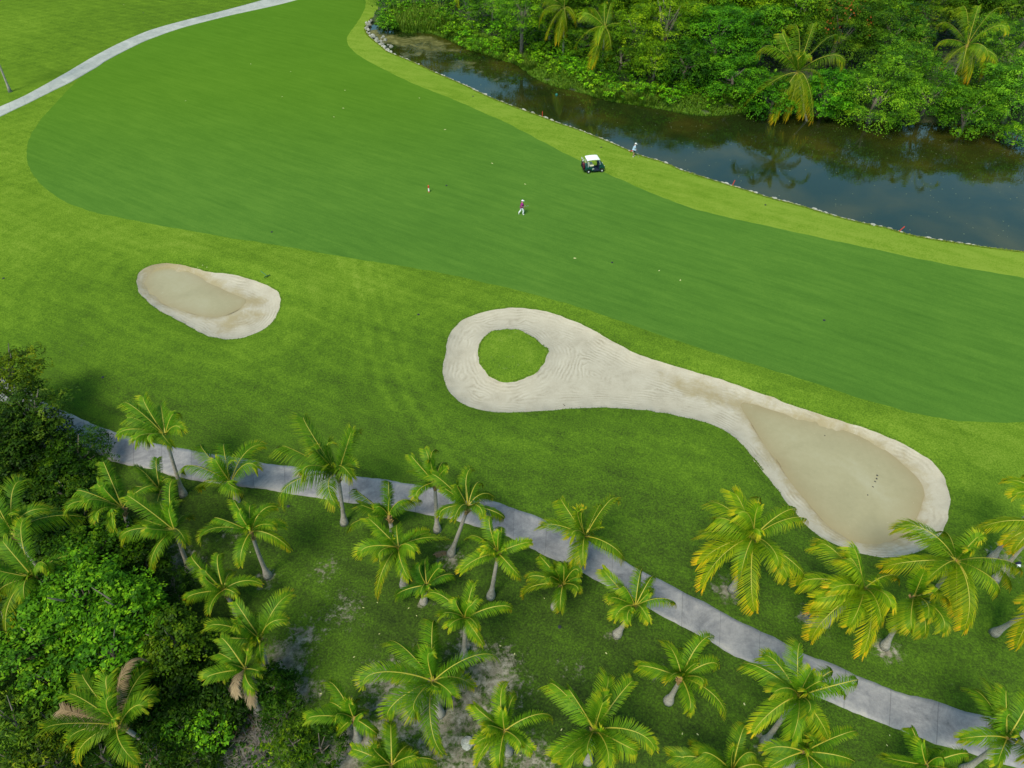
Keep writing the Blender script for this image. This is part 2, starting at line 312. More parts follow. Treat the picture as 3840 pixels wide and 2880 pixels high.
# palm trunk bark with ring scars
m, n, b = new_mat('palm_bark'); b.inputs['Roughness'].default_value = .9
h = attr(n, 'height'); tc = n.nodes.new('ShaderNodeTexCoord').outputs['Object']
ring = math_(n, 'SINE', math_(n, 'MULTIPLY_ADD', h, 52.0, math_(n, 'MULTIPLY', noise(n, tc, 4, 3), 4.0)))
f = math_(n, 'MULTIPLY_ADD', ring, .10, noise(n, tc, 5, 5, .7))
n.links.new(ramp(n, f, [(.2, (.13, .115, .095)), (.45, (.29, .262, .225)), (.75, (.42, .385, .34))]), b.inputs['Base Color'])
bump(n, ring, .5, .02, b); M_BARK = m
M_FIBRE = simple('palm_fibre', (.30, .19, .075), .95, var=.45)
M_WOOD = simple('tree_bark', (.17, .14, .11), .9, var=.3)
M_ROCK = simple('limestone', (.36, .355, .32), .9, var=.35)
M_ROCKD = simple('weathered_limestone', (.24, .24, .20), .9, var=.45)

# ------------------------------------------------------------------ object helpers
def mesh(name, V, Fc, mats=(), mi=None, attrs=None, smooth=False):
    me = bpy.data.meshes.new(name)
    V = np.asarray(V, float); Fc = np.asarray(Fc, int)
    k = Fc.shape[1]
    me.vertices.add(len(V)); me.vertices.foreach_set('co', V.ravel())
    me.loops.add(Fc.size); me.loops.foreach_set('vertex_index', Fc.ravel())
    me.polygons.add(len(Fc)); me.polygons.foreach_set('loop_start', np.arange(0, Fc.size, k)); me.polygons.foreach_set('loop_total', np.full(len(Fc), k))
    for mt in mats: me.materials.append(mt)
    if mi is not None: me.polygons.foreach_set('material_index', np.asarray(mi, np.int32))
    me.update(calc_edges=True); me.validate()
    for a, (dom, val) in (attrs or {}).items():
        at = me.attributes.new(a, 'FLOAT', dom); at.data.foreach_set('value', np.asarray(val, np.float32))
    if smooth: me.polygons.foreach_set('use_smooth', np.ones(len(me.polygons), bool))
    return me
def put(name, me, parent=None, loc=None, rot=None, scale=None, color=None):
    o = bpy.data.objects.new(name, me); COL.objects.link(o)
    if parent: o.parent = parent
    if loc is not None: o.location = loc
    if rot is not None: o.rotation_euler = rot
    if scale is not None: o.scale = scale if hasattr(scale, '__len__') else (scale,) * 3
    if color is not None: o.color = (*color, 1)
    return o
def tag(o, label, cat, group=None, kind=None):
    if label: o['label'] = label
    if cat: o['category'] = cat
    if group: o['group'] = group
    if kind: o['kind'] = kind
    return o
def thing(name, label, cat, loc=(0, 0, 0), rz=0, group=None):
    o = put(name, None, loc=loc, rot=(0, 0, rz)); o.empty_display_size = .3
    return tag(o, label, cat, group)
class MB:                                     # collects simple solids into one mesh
    def __init__(s): s.v = []; s.f = []
    def add(s, V, Fc):
        o = len(s.v); s.v += [tuple(map(float, p)) for p in V]; s.f += [tuple(i + o for i in q) for q in Fc]; return s
    def box(s, c, d, rot=None, taper=1.0):
        x, y, z = (k / 2 for k in d); V = [Vector(p) for p in ((-x, -y, -z), (x, -y, -z), (x, y, -z), (-x, y, -z), (-x * taper, -y * taper, z), (x * taper, -y * taper, z), (x * taper, y * taper, z), (-x * taper, y * taper, z))]
        if rot: V = [rot @ p for p in V]
        return s.add([p + Vector(c) for p in V], [(3, 2, 1, 0), (4, 5, 6, 7), (0, 1, 5, 4), (1, 2, 6, 5), (2, 3, 7, 6), (3, 0, 4, 7)])
    def tube(s, pts, rad, k=8, cap=True):
        pts = [Vector(p) for p in pts]; rad = rad if hasattr(rad, '__len__') else [rad] * len(pts)
        V = []; Fc = []; ref = None
        for i, p in enumerate(pts):
            t = (pts[min(i + 1, len(pts) - 1)] - pts[max(i - 1, 0)]).normalized()
            if ref is None: ref = t.orthogonal().normalized()
            a = (ref - t * ref.dot(t)); a = a.normalized() if a.length > 1e-6 else t.orthogonal().normalized(); ref = a; bb = t.cross(a)
            for j in range(k):
                th = 2 * math.pi * j / k; V.append(p + (a * math.cos(th) + bb * math.sin(th)) * rad[i])
        for i in range(len(pts) - 1):
            for j in range(k):
                Fc.append((i * k + j, i * k + (j + 1) % k, (i + 1) * k + (j + 1) % k, (i + 1) * k + j))
        if cap: Fc += [tuple(range(k - 1, -1, -1)), tuple(range((len(pts) - 1) * k, len(pts) * k))]
        return s.add(V, Fc)
    def prism(s, prof, y0, y1):               # outline in xz, extruded along y
        k = len(prof); V = [(x, y0, z) for x, z in prof] + [(x, y1, z) for x, z in prof]
        return s.add(V, [tuple(range(k)), tuple(range(2 * k - 1, k - 1, -1))] + [(j, j + k, (j + 1) % k + k, (j + 1) % k) for j in range(k)])
    def ball(s, c, r, k=10, q=6):
        r = r if hasattr(r, '__len__') else (r, r, r); V = []; Fc = []
        for i in range(q + 1):
            ph = math.pi * (i / q) if 0 < i < q else (0.02 if i == 0 else math.pi - .02)
            for j in range(k):
                th = 2 * math.pi * j / k; V.append((c[0] + r[0] * math.sin(ph) * math.cos(th), c[1] + r[1] * math.sin(ph) * math.sin(th), c[2] + r[2] * math.cos(ph)))
        for i in range(q):
            for j in range(k): Fc.append((i * k + j, (i + 1) * k + j, (i + 1) * k + (j + 1) % k, i * k + (j + 1) % k))
        return s.add(V, Fc)
    def me(s, name, mat, smooth=False, bevel=0.0):
        m_ = bpy.data.meshes.new(name); m_.from_pydata(s.v, [], s.f); m_.materials.append(mat)
        if bevel:
            import bmesh
            bm = bmesh.new(); bm.from_mesh(m_); bmesh.ops.recalc_face_normals(bm, faces=bm.faces)
            es = [e for e in bm.edges if len(e.link_faces) == 2 and e.calc_face_angle(0) > .5]
            bmesh.ops.bevel(bm, geom=es, offset=bevel, segments=2, affect='EDGES', profile=.5, clamp_overlap=True); bm.to_mesh(m_); bm.free()
        if smooth: m_.polygons.foreach_set('use_smooth', np.ones(len(m_.polygons), bool))
        m_.update(); return m_
    def build(s, name, mat, parent=None, smooth=False, bevel=0.0, **kw): return put(name, s.me(name, mat, smooth, bevel), parent, **kw)

# ------------------------------------------------------------------ the ground sheet, cut along every outline
def blobs(X, lst):
    s = np.zeros(len(X))
    for c, p, r, a in lst:
        q = gp(px(c, p)); e = gp((px(c, p)[0] + r, px(c, p)[1])); rr = np.linalg.norm(e - q)
        d = np.linalg.norm(X - q, axis=1); s = np.maximum(s, a * np.exp(-(d / rr) ** 2))
    return s
SOIL = [('Q', (330, 850), 95, 1.0), ('Q', (480, 1080), 70, .9), ('Q', (470, 680), 80, .75), ('Q', (780, 470), 90, .55), ('Q', (650, 160), 60, .55), ('Q', (1000, 1000), 80, .75), ('Q', (1250, 1180), 190, .85), ('Q', (1900, 960), 120, .95), ('Q', (1700, 1100), 130, .85),
        ('Q', (900, 1480), 120, 1.0), ('Q', (780, 1600), 110, 1.1), ('Q', (1550, 1350), 180, .8), ('Q', (1680, 1620), 140, .8), ('Q', (1700, 760), 70, .75), ('Q', (1580, 90), 60, .8), ('Q', (1800, 1270), 100, .7), ('Rr', (400, 1640), 110, .8), ('Rr', (100, 1000), 100, .95), ('Rr', (260, 1080), 90, .55),
        ('O', (1290, 130), 80, .7), ('K', (1300, 1560), 120, .7), ('K', (1740, 1290), 55, .55), ('O', (1900, 1500), 140, .9), ('M', (990, 1380), 28, .7), ('M', (1850, 1030), 50, .95), ('N', (590, 1240), 45, .85), ('N', (1180, 1480), 50, .9), ('N', (710, 1290), 30, .9), ('N', (2060, 820), 70, .8), ('S', (280, 1470), 50, .9), ('S', (500, 1590), 70, .8),
        ('Q', (1380, 440), 30, .8), ('Q', (1690, 840), 40, .8), ('Q', (1230, 320), 26, .5), ('L', (1580, 1170), 45, .8), ('K', (1010, 1450), 60, .7), ('K', (2000, 1640), 50, .7), ('Rr', (1330, 960), 60, .35), ('Rr', (700, 900), 80, .35), ('D', (520, 600), 60, .3), ('E', (1080, 640), 60, .25), ('S', (1720, 1110), 25, .5)]
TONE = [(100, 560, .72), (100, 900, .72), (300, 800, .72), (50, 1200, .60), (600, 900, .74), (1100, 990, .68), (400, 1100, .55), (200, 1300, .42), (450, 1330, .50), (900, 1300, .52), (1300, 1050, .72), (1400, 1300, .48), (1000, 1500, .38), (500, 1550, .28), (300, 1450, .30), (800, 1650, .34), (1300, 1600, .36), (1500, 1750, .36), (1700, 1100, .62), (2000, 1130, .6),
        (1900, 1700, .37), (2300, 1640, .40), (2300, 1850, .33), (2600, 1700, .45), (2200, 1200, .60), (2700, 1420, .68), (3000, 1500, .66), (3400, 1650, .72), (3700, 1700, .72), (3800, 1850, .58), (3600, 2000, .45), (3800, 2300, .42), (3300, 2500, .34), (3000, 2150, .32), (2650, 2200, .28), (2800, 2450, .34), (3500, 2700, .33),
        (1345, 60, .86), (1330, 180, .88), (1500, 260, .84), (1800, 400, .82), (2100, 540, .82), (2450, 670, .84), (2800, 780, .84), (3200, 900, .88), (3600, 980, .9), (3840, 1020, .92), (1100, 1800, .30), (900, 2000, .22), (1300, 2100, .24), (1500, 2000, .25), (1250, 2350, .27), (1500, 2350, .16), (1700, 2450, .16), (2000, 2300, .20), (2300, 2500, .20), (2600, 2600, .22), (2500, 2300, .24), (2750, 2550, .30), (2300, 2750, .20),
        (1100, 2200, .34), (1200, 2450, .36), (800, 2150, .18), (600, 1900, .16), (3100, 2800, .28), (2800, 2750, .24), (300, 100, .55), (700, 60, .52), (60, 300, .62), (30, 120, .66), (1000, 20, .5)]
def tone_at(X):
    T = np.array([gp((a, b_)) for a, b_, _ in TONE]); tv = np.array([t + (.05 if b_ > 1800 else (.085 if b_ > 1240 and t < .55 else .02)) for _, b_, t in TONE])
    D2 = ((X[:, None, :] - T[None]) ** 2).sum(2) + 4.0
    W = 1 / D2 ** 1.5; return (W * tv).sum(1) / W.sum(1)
TRK = resample(smooth_open(poly(('E', [(120, -60), (160, 200), (220, 450), (285, 700), (370, 920), (520, 1150), (720, 1400), (900, 1560)]))), .6)
def make_ground():
    pts = []; edges = []
    def loop(P, closed=True):
        o = len(pts); pts.extend(map(tuple, P)); k = len(P)
        edges.extend([(o + i, o + (i + 1) % k) for i in range(k if closed else k - 1)])
    loop(fair); loop(bunk1); loop(bunk2); loop(isle); loop(near_shore, False); loop(far_shore, False); loop(bush_edge, False)
    allb = np.vstack([fair, bunk1, bunk2, isle, near_shore, far_shore])
    def grid(x0, x1, y0, y1, s, keep=None):
        gx, gy = np.meshgrid(np.arange(x0, x1, s), np.arange(y0, y1, s)); X = np.stack([gx.ravel(), gy.ravel()], 1)
        X += rng.uniform(-.25, .25, X.shape) * s
        if keep is not None: X = X[keep(X)]
        return X
    G = [grid(-95, 110, 10, 190, 3.2)]
    G.append(grid(-35, 45, 11, 62, .45, lambda X: (np.minimum(dist(X, bunk1), dist(X, bunk2)) < 1.6) | inside(X, bunk1) | inside(X, bunk2)))
    G.append(grid(-34, 36, 10, 36, .55, lambda X: (dist(X, bunk2) > 1.6) & ~inside(X, bunk2)))
    G.append(grid(-35, 120, 40, 160, .8, lambda X: np.minimum(dist(X, near_shore, False), dist(X, far_shore, False)) < 2.4))
    G.append(grid(-35, 45, 11, 62, 1.1, lambda X: (np.minimum(dist(X, bunk1), dist(X, bunk2)) < 7)))
    G.append(grid(-35, 45, 20, 75, .5, lambda X: dist(X, TRK, False) < 3.4))
    kept = np.zeros((0, 2))
    for g in G[::-1]:
        if len(kept):                          # thin coarse points where finer ones stand
            cell = set(map(tuple, np.floor(kept / 1.1).astype(int))); ok = np.array([tuple(c) not in cell for c in np.floor(g / 1.1).astype(int)]); g = g[ok]
        kept = np.vstack([kept, g])
    kept = kept[dist(kept, fair) > .25]
    far = np.array([(x, y) for x in np.linspace(-700, 700, 15) for y in np.linspace(-300, 1300, 17) if not (-105 < x < 115 and 5 < y < 195)])
    allp = [Vector(p) for p in pts] + [Vector(p) for p in kept] + [Vector(p) for p in far]
    v2, e2, f2, *_ = delaunay_2d_cdt(allp, edges, [], 0, 1e-5)
    V = np.array([tuple(v) for v in v2]); Fc = np.array([tuple(f) for f in f2])
    a, b_, c = V[Fc[:, 0]], V[Fc[:, 1]], V[Fc[:, 2]]
    cr = (b_[:, 0] - a[:, 0]) * (c[:, 1] - a[:, 1]) - (b_[:, 1] - a[:, 1]) * (c[:, 0] - a[:, 0])
    Fc = np.where((cr < 0)[:, None], Fc[:, ::-1], Fc); Fc = Fc[np.abs(cr) > 1e-7]
    cen = V[Fc].mean(1); z = ground_z(V); V3 = np.column_stack([V, z])
    ib1 = inside(cen, bunk1); ib2 = inside(cen, bunk2); ii = inside(cen, isle); fr = inside(cen, fair); ip = inside(cen, pond); fb = inside(cen, far_bank) & ~ip
    def part(name, mask, mat, attrs_fn):
        f = Fc[mask]; used = np.unique(f); mp = np.full(len(V), -1); mp[used] = np.arange(len(used)); X = V[used]
        at = {k: ('POINT', v_) for k, v_ in attrs_fn(X).items()}
        return tag(put(name, mesh(name, V3[used], mp[f], [mat], attrs=at, smooth=True)), None, None, kind='structure')
    trkf = lambda X: dist(X, TRK, False)
    rimf = lambda X: np.minimum(dist(X, bunk1), dist(X, bunk2))
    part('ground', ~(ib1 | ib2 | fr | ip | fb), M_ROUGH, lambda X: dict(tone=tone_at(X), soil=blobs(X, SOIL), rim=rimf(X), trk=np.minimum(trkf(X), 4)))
    part('bunker_island_turf', ii, M_ROUGH, lambda X: dict(tone=np.full(len(X), .70), soil=np.full(len(X), .12), rim=dist(X, isle), trk=np.full(len(X), 4.0)))
    part('fairway', fr, M_FAIR, lambda X: dict(sat=sstep((X[:, 1] - 62 - .0 * X[:, 0]) / 45) * sstep((10 - X[:, 0]) / 25)))
    WET = [('G', (120, 840), 60, .9), ('G', (260, 900), 60, .9), ('G', (380, 930), 50, .9), ('G', (0, 800), 50, .75), ('E', (2080, 780), 50, .6), ('E', (1900, 720), 40, .35), ('G', (600, 940), 45, .6), ('D', (1500, 400), 55, 1.0), ('D', (1620, 385), 45, .9), ('D', (1420, 450), 50, .9), ('D', (1620, 290), 45, .9), ('D', (1480, 245), 45, .9), ('D', (1380, 180), 40, .8), ('E', (1600, 610), 50, .3), ('E', (920, 910), 40, .3)]
    def wet(pu): return lambda X: dict(wet=np.maximum(np.exp(-np.where(inside(X, pu), 0, dist(X, pu)) / .75) * .85, blobs(X, WET)), rim=np.minimum(rimf(X), dist(X, isle)))
    part('sand_bunker', ib1, M_SAND, wet(pud1)); part('sand_bunker', ib2 & ~ii, M_SAND, wet(pud2))
    part('pond_bed', ip, M_SOIL, lambda X: {}); part('far_bank', fb, M_SOIL, lambda X: {})
    return V3
make_ground()
def sheet(name, outline, z, mat, step, attrs_fn):
    o = [Vector(p) for p in outline]; k = len(o); lo = outline.min(0); hi = outline.max(0)
    gx, gy = np.meshgrid(np.arange(lo[0], hi[0], step), np.arange(lo[1], hi[1], step)); X = np.stack([gx.ravel(), gy.ravel()], 1)
    X = X[inside(X, outline)]; X = X[dist(X, outline) > .3 * step]
    v2, _, f2, *_ = delaunay_2d_cdt(o + [Vector(p) for p in X], [(i, (i + 1) % k) for i in range(k)], [], 0, 1e-5)
    V = np.array([tuple(v) for v in v2]); Fc = np.array([tuple(f) for f in f2]); Fc = Fc[inside(V[Fc].mean(1), outline)]
    a, b_, c = V[Fc[:, 0]], V[Fc[:, 1]], V[Fc[:, 2]]
    cr = (b_[:, 0] - a[:, 0]) * (c[:, 1] - a[:, 1]) - (b_[:, 1] - a[:, 1]) * (c[:, 0] - a[:, 0]); Fc = np.where((cr < 0)[:, None], Fc[:, ::-1], Fc)
    at = {k_: ('POINT', v_) for k_, v_ in attrs_fn(V).items()}
    return tag(put(name, mesh(name, np.column_stack([V, np.full(len(V), z)]), Fc, [mat], attrs=at)), None, None, kind='structure')
def pshore(pu): return lambda X: dict(shore=np.exp(-dist(X, pu) / .9))
sheet('puddle', pud1, PZ, M_PUD, .8, pshore(pud1)); sheet('puddle', pud2, PZ, M_PUD, .8, pshore(pud2))
SCUM = [('B', (300, 230), 60, 1.0), ('B', (400, 250), 60, 1.0), ('B', (520, 235), 60, .95), ('B', (640, 260), 50, .85), ('B', (760, 300), 30, .7), ('B', (420, 340), 40, .7), ('B', (470, 385), 30, .55), ('B', (210, 190), 40, 1.0), ('C', (370, 950), 22, .62), ('B', (660, 310), 50, .6), ('B', (600, 360), 60, .50), ('B', (740, 400), 60, .47), ('B', (880, 430), 60, .43), ('B', (1020, 480), 60, .40), ('B', (560, 300), 110, .66), ('B', (800, 400), 100, .56), ('B', (1000, 470), 90, .47), ('B', (1250, 560), 80, .40), ('C', (120, 830), 60, .42), ('B', (2050, 800), 60, .42)]
sheet('pond_water', resample(pond, .8, True), -0.40, M_POND, 1.6, lambda X: dict(scum=blobs(X, SCUM)))

# cart paths: slabs a little above the turf
def ribbon(name, up, lo, n, pale):
    U = resample(smooth_open(up), .5); Lw = resample(smooth_open(lo), .5)
    ti = np.linspace(0, 1, n)
    def at(P):
        s = np.linspace(0, 1, len(P)); return np.stack([np.interp(ti, s, P[:, 0]), np.interp(ti, s, P[:, 1])], 1)
    U, Lw = at(U), at(Lw); K = 9; rows = [U * (1 - k / (K - 1)) + Lw * (k / (K - 1)) for k in range(K)]
    mid = rows[K // 2]; s = np.concatenate([[0], np.cumsum(np.linalg.norm(np.diff(mid, axis=0), axis=1))])
    V = []; al = []; ac = []
    for k, r_ in enumerate(rows):
        j = np.convolve(rng.normal(0, .09, n), [.2, .2, .2, .2, .2], 'same')[:, None] * (1 if k in (0, K - 1) else 0); r2 = r_ + j
        z = ground_z(r2) + .05
        V.append(np.column_stack([r2, z])); al.append(s); ac.append(np.full(n, k / (K - 1)))
    top = np.vstack(V); skirt = [V[0] - [0, 0, .15], V[-1] - [0, 0, .15]]
    A = np.vstack([top] + skirt); al = np.concatenate(al + [s, s]); ac = np.concatenate(ac + [np.zeros(n), np.ones(n)])
    Fc = []
    for k in range(K - 1):
        for i in range(n - 1): Fc.append((k * n + i, (k + 1) * n + i, (k + 1) * n + i + 1, k * n + i + 1))
    for i in range(n - 1):
        Fc.append((K * n + i, i, i + 1, K * n + i + 1)); a_ = (K - 1) * n + i; b_ = (K + 1) * n + i; Fc.append((a_, b_, b_ + 1, a_ + 1))
    return tag(put(name, mesh(name, A, Fc, [M_PATH], attrs=dict(along=('POINT', al), across=('POINT', ac), pale=('POINT', np.full(len(A), pale))))), None, None, kind='structure')
ribbon('cart_path', poly(('A', PATH_UP)), poly(('A', PATH_LO)), 160, 1.0)
ribbon('cart_path', poly(('K', [(-400, -60), (-100, 60), (150, 190), (300, 290), (430, 365), (520, 400), (600, 440), (720, 490), (850, 540), (1000, 590), (1150, 630), (1320, 660), (1480, 690), (1700, 730), (1950, 765)]),
       ('L', [(480, 515), (700, 543), (880, 570), (1150, 610), (1370, 645), (1600, 690), (1830, 745), (2020, 810)]), ('M', [(440, 490), (650, 580), (880, 700), (1130, 840), (1330, 950), (1560, 1075), (1820, 1200)]),
       ('S', [(210, 640), (420, 740), (640, 840), (800, 900), (960, 970), (1150, 1040), (1400, 1130), (1700, 1210), (1960, 1280), (2211, 1340), (2700, 1440)])),
       poly(('K', [(-400, 130), (-100, 250), (150, 390), (300, 480), (420, 547), (560, 620), (700, 695), (790, 745), (950, 790), (1150, 830), (1300, 870), (1500, 910), (1820, 955), (2000, 975)]),
       ('L', [(400, 705), (600, 735), (800, 760), (1000, 787), (1200, 820), (1450, 868), (1700, 930), (1900, 985)]), ('M', [(320, 680), (420, 730), (560, 800), (790, 910), (980, 1010), (1350, 1215), (1460, 1280), (1700, 1390)]),
       ('S', [(0, 800), (180, 890), (400, 995), (800, 1190), (1000, 1270), (1200, 1340), (1400, 1420), (1560, 1480), (1800, 1545), (1960, 1590), (2211, 1665), (2700, 1800)])), 240, 0.0)
# ------------------------------------------------------------------ coconut palms
def bez(a, b, c, n):
    t = np.linspace(0, 1, n)[:, None]; return (1 - t) ** 2 * a + 2 * t * (1 - t) * b + t ** 2 * c
def arch(a, b, sag, lean, n):                 # rises from the crown, then bows over so that the tip hangs
    L = np.linalg.norm(b - a); ch = b - a; up = np.array([0, 0, L])
    p1 = a + ch * .30 + up * sag * .95 + lean * L * .6; p2 = a + ch * .86 + up * sag * 1.15 + lean * L
    t = np.linspace(0, 1, n)[:, None]; return (1 - t) ** 3 * a + 3 * t * (1 - t) ** 2 * p1 + 3 * t * t * (1 - t) * p2 + t ** 3 * b
def nrm(v): return v / (np.linalg.norm(v, axis=-1, keepdims=True) + 1e-9)
def frond_mesh(C, tip, sag, Lw, seed, roll, dead=False, nl=78, lean=None):
    r = np.random.default_rng(seed)
    ch = tip - C; L = np.linalg.norm(ch); fold = r.uniform(0, 1) ** 1.3
    ctrl = C + ch * .48 + np.array([0, 0, sag * L])
    if lean is not None: ctrl = ctrl + lean * L
    Pn = arch(C, tip, sag, lean if lean is not None else np.zeros(3), 25); Tn = nrm(np.gradient(Pn, axis=0))
    side = np.cross(Tn, np.array([0, 0, 1.0])); bad = np.linalg.norm(side, axis=1) < .25
    if bad.any():
        az = np.array([ch[0], ch[1], 0]) + 1e-3; side[bad] = np.cross(nrm(az), [0, 0, 1.0])
    side = nrm(side); nor = np.cross(side, Tn)
    tw = roll * np.linspace(.2, 1, 25)[:, None]; side, nor = side * np.cos(tw) + nor * np.sin(tw), nor * np.cos(tw) - side * np.sin(tw)
    V = []; Fc = []; mi = []; tint = []
    # midrib
    rad = np.interp(np.linspace(0, 1, 25), [0, .08, .4, 1], [.055, .036, .022, .006])
    base = 0
    for a in (-1, 0, 1):
        V.append(Pn + side * (a * rad[:, None]) + nor * (rad[:, None] * (.9 if a == 0 else -.1)))
    V = [np.vstack(V)]
    for k in range(2):
        for i in range(24): Fc.append((k * 25 + i, k * 25 + i + 1, (k + 1) * 25 + i + 1, (k + 1) * 25 + i)); mi.append(1); tint.append(.5)
    off = 75
    s = np.linspace(.11, .995, nl); pr = np.interp(s, [.1, .22, .45, .7, .88, 1], [.55, .88, 1, 1.0, .86, .58])
    ang = np.interp(s, [.1, .5, 1], [1.2, .92, .42])
    for sg in (-1, 1):
        ss = np.clip(s + r.uniform(-.006, .006, nl), 0, 1); x = ss * 24; i0 = np.clip(x.astype(int), 0, 23); fr = (x - i0)[:, None]
        p = Pn[i0] * (1 - fr) + Pn[i0 + 1] * fr; t = nrm(Tn[i0] * (1 - fr) + Tn[i0 + 1] * fr); sd_ = side[i0]; no = nor[i0]
        l = Lw * pr * r.uniform(.86, 1.08, nl); a = (ang + r.uniform(-.09, .09, nl))[:, None]
        d = t * np.cos(a) + sd_ * sg * np.sin(a) + no * (.08 - .55 * fold + r.uniform(-.12, .12, (nl, 1))); d = nrm(d)
        wd = nrm(np.cross(d, no)) * (.021 if not dead else .02)
        dr = (.16 + .5 * fold) * r.uniform(.75, 1.25, (nl, 1)) if not dead else r.uniform(.4, .8, (nl, 1)); l_ = l[:, None]
        wind = np.array([-.20, .07, 0])
        m_ = p + d * l_ * .5 + np.array([0, 0, -.15]) * dr * l_ + wind * l_ * .25; e_ = p + d * l_ * .98 + np.array([0, 0, -1.0]) * dr * l_ + wind * l_
        V.append(np.stack([p - wd * .6, p + wd * .6, m_ - wd, m_ + wd, e_ - wd * .25, e_ + wd * .25], 1).reshape(-1, 3))
        for k in range(nl):
            o = off + k * 6; Fc += [(o, o + 1, o + 3, o + 2), (o + 2, o + 3, o + 5, o + 4)]; mi += [0, 0]
            b_ = .30 + .30 * s[k] + r.uniform(-.14, .14); tint += [b_, min(1, b_ + .10 + .22 * s[k] ** 2)]
        off += nl * 6
    return mesh('frond', np.vstack(V) - C, Fc, [M_DEAD if dead else M_FROND, M_DEAD if dead else M_RIB], mi, dict(tint=('FACE', tint)))
def place_tip(C, p, chord, e0):
    d = ray(p); d = d / np.linalg.norm(d); oc = C - CP; tc = oc @ d; perp = np.linalg.norm(oc - tc * d)
    if perp >= chord: return CP + d * tc
    h = math.sqrt(chord ** 2 - perp ** 2); best = None
    for t in (tc - h, tc + h):
        q = CP + d * t; el = math.asin(max(-1, min(1, (q - C)[2] / chord)))
        if best is None or abs(el - e0) < best[0]: best = (abs(el - e0), q)
    return best[1]
PALM_GROUP = 'coconut palms along the cart path and on the pond bank'
def palm(label, c, crown, base, tips, tone=0.0, dead=(), inner=2, lower=0, bend=0.0, Lmin=2.3, Lmax=4.6, seed=0, shaft=True, zg=None):
    pc = px(c, crown); r = np.random.default_rng(seed + 100)
    if isinstance(base, tuple):
        bxy = gp(px(c, base)) if zg is None else gp(px(c, base), zg); z0 = gz(*bxy)
        d = ray(pc); hd = d[:2] / (d[:2] @ d[:2]); t = (bxy - CP[:2]) @ hd; C = CP + d * t
        if C[2] < 1.1 + z0: C = CP + d * ((1.1 + z0 - CAMZ) / d[2])
    else:
        d = ray(pc); C = CP + d * ((base - CAMZ) / d[2]); bxy = C[:2] + r.uniform(-.25, .25, 2); z0 = gz(*bxy)
    root = thing('coconut_palm', label, 'palm tree', (bxy[0], bxy[1], z0 - .03), 0, PALM_GROUP)
    B = np.array([0, 0, 0.0]); T = C - np.array(root.location) - np.array([0, 0, .12]); H = np.linalg.norm(T)
    ctrl = T * .5 * np.array([1, 1, 1]) + np.array([-(T[0]) * bend, -(T[1]) * bend, 0])
    n = 16; Pn = bez(B, ctrl, T, n); hh = np.linspace(0, H, n)
    k = .85 if H < 2.6 else 1.0
    rad = np.interp(hh, [0, .12, .35, .8, 1.3, H], [.30 * k, .31 * k, .26 * k, .165 * k, .135 * k, .10 * k])
    mb = MB().tube(Pn, rad, 10); me = mb.me('trunk', M_BARK, True)
    me.attributes.new('height', 'FLOAT', 'POINT').data.foreach_set('value', np.repeat(hh, 10).astype(np.float32)); put('trunk', me, root)
    # ragged leaf bases and fibre at the top of the trunk
    mb = MB(); axis = nrm(Pn[-1] - Pn[-3])
    for i in range(11):
        a = i * 2.4; rr = .10; q = Pn[-1] - axis * (.55 - .05 * i); o = np.array([math.cos(a), math.sin(a), .0])
        mb.tube([q + o * .07, q + o * .17 + axis * .17, q + o * .27 + axis * .27], [.06, .05, .018], 5)
    mb.tube([Pn[-1] - axis * .6, Pn[-1] - axis * .1, Pn[-1] + axis * .25], [.115, .15, .07], 8)
    mb.build('leaf_bases', M_FIBRE, root)
    perp = []
    for t in tips:
        d = ray(px(c, t)); d = d / np.linalg.norm(d); oc = C - CP; perp.append(np.linalg.norm(oc - (oc @ d) * d))
    L = float(np.clip(np.quantile(perp, .75) * 1.06, Lmin, Lmax))
    col0 = np.array([1, 1, 1.0]) * r.uniform(.88, 1.1); col0 = col0 * np.array([1.06 + 1.0 * tone, 1.03 + .45 * tone, 1 - .2 * tone])
    O = np.array(root.location)
    def add(tip, sag, Lw, isdead=False, ct=1.0, nl=78):
        me = frond_mesh(C, tip, sag, Lw, int(r.integers(1 << 30)), r.uniform(-.9, .9), isdead, nl, lean=np.array([r.uniform(-.20, .10), r.uniform(-.13, .13), 0]))
        put('frond', me, root, loc=C - O, color=tuple(col0 * ct))
    for i, t in enumerate(tips):
        chord = max(perp[i] * 1.01, L * r.uniform(.76, .88))
        
        p0, p1 = np.array(px(c, crown)), np.array(px(c, t)); tip = place_tip(C, tuple(p0 + (p1 - p0) * .93), chord * .93, R(r.uniform(-18, 48)))
        if tip[2] < .35 and tip[2] < C[2] - .6:
            tip = tip.copy(); tip[2] = max(tip[2], .25)
        ct = np.array([1, 1, 1.0]) * r.uniform(.9, 1.12)
        if tip[2] < C[2] - .25 * L: ct = ct * np.array([1.35, 1.08, .85])
        add(tip, r.uniform(.20, .40), r.uniform(.19, .245) * max(L, chord * .9), i in dead, ct)
    a0 = r.uniform(0, 6.28)
    for i in range(inner):
        a = a0 + i * 2.4 + r.uniform(-.3, .3); e = R(r.uniform(48, 76)); l = L * r.uniform(.45, .7)
        add(C + l * np.array([math.cos(a) * math.cos(e), math.sin(a) * math.cos(e), math.sin(e)]), r.uniform(.05, .2), .21 * L, False, np.array([.95, 1.05, .9]), 60)
    for i in range(lower):
        a = a0 + 1 + i * 3.6 + r.uniform(-.5, .5); e = R(r.uniform(-28, 4)); l = L * r.uniform(.72, .9); tp = C + l * np.array([math.cos(a) * math.cos(e), math.sin(a) * math.cos(e), math.sin(e)])
        tp[2] = max(tp[2], .3)
        add(tp, r.uniform(.2, .34), .23 * L, False, np.array([.8, .85, .8]), 60)
    return root
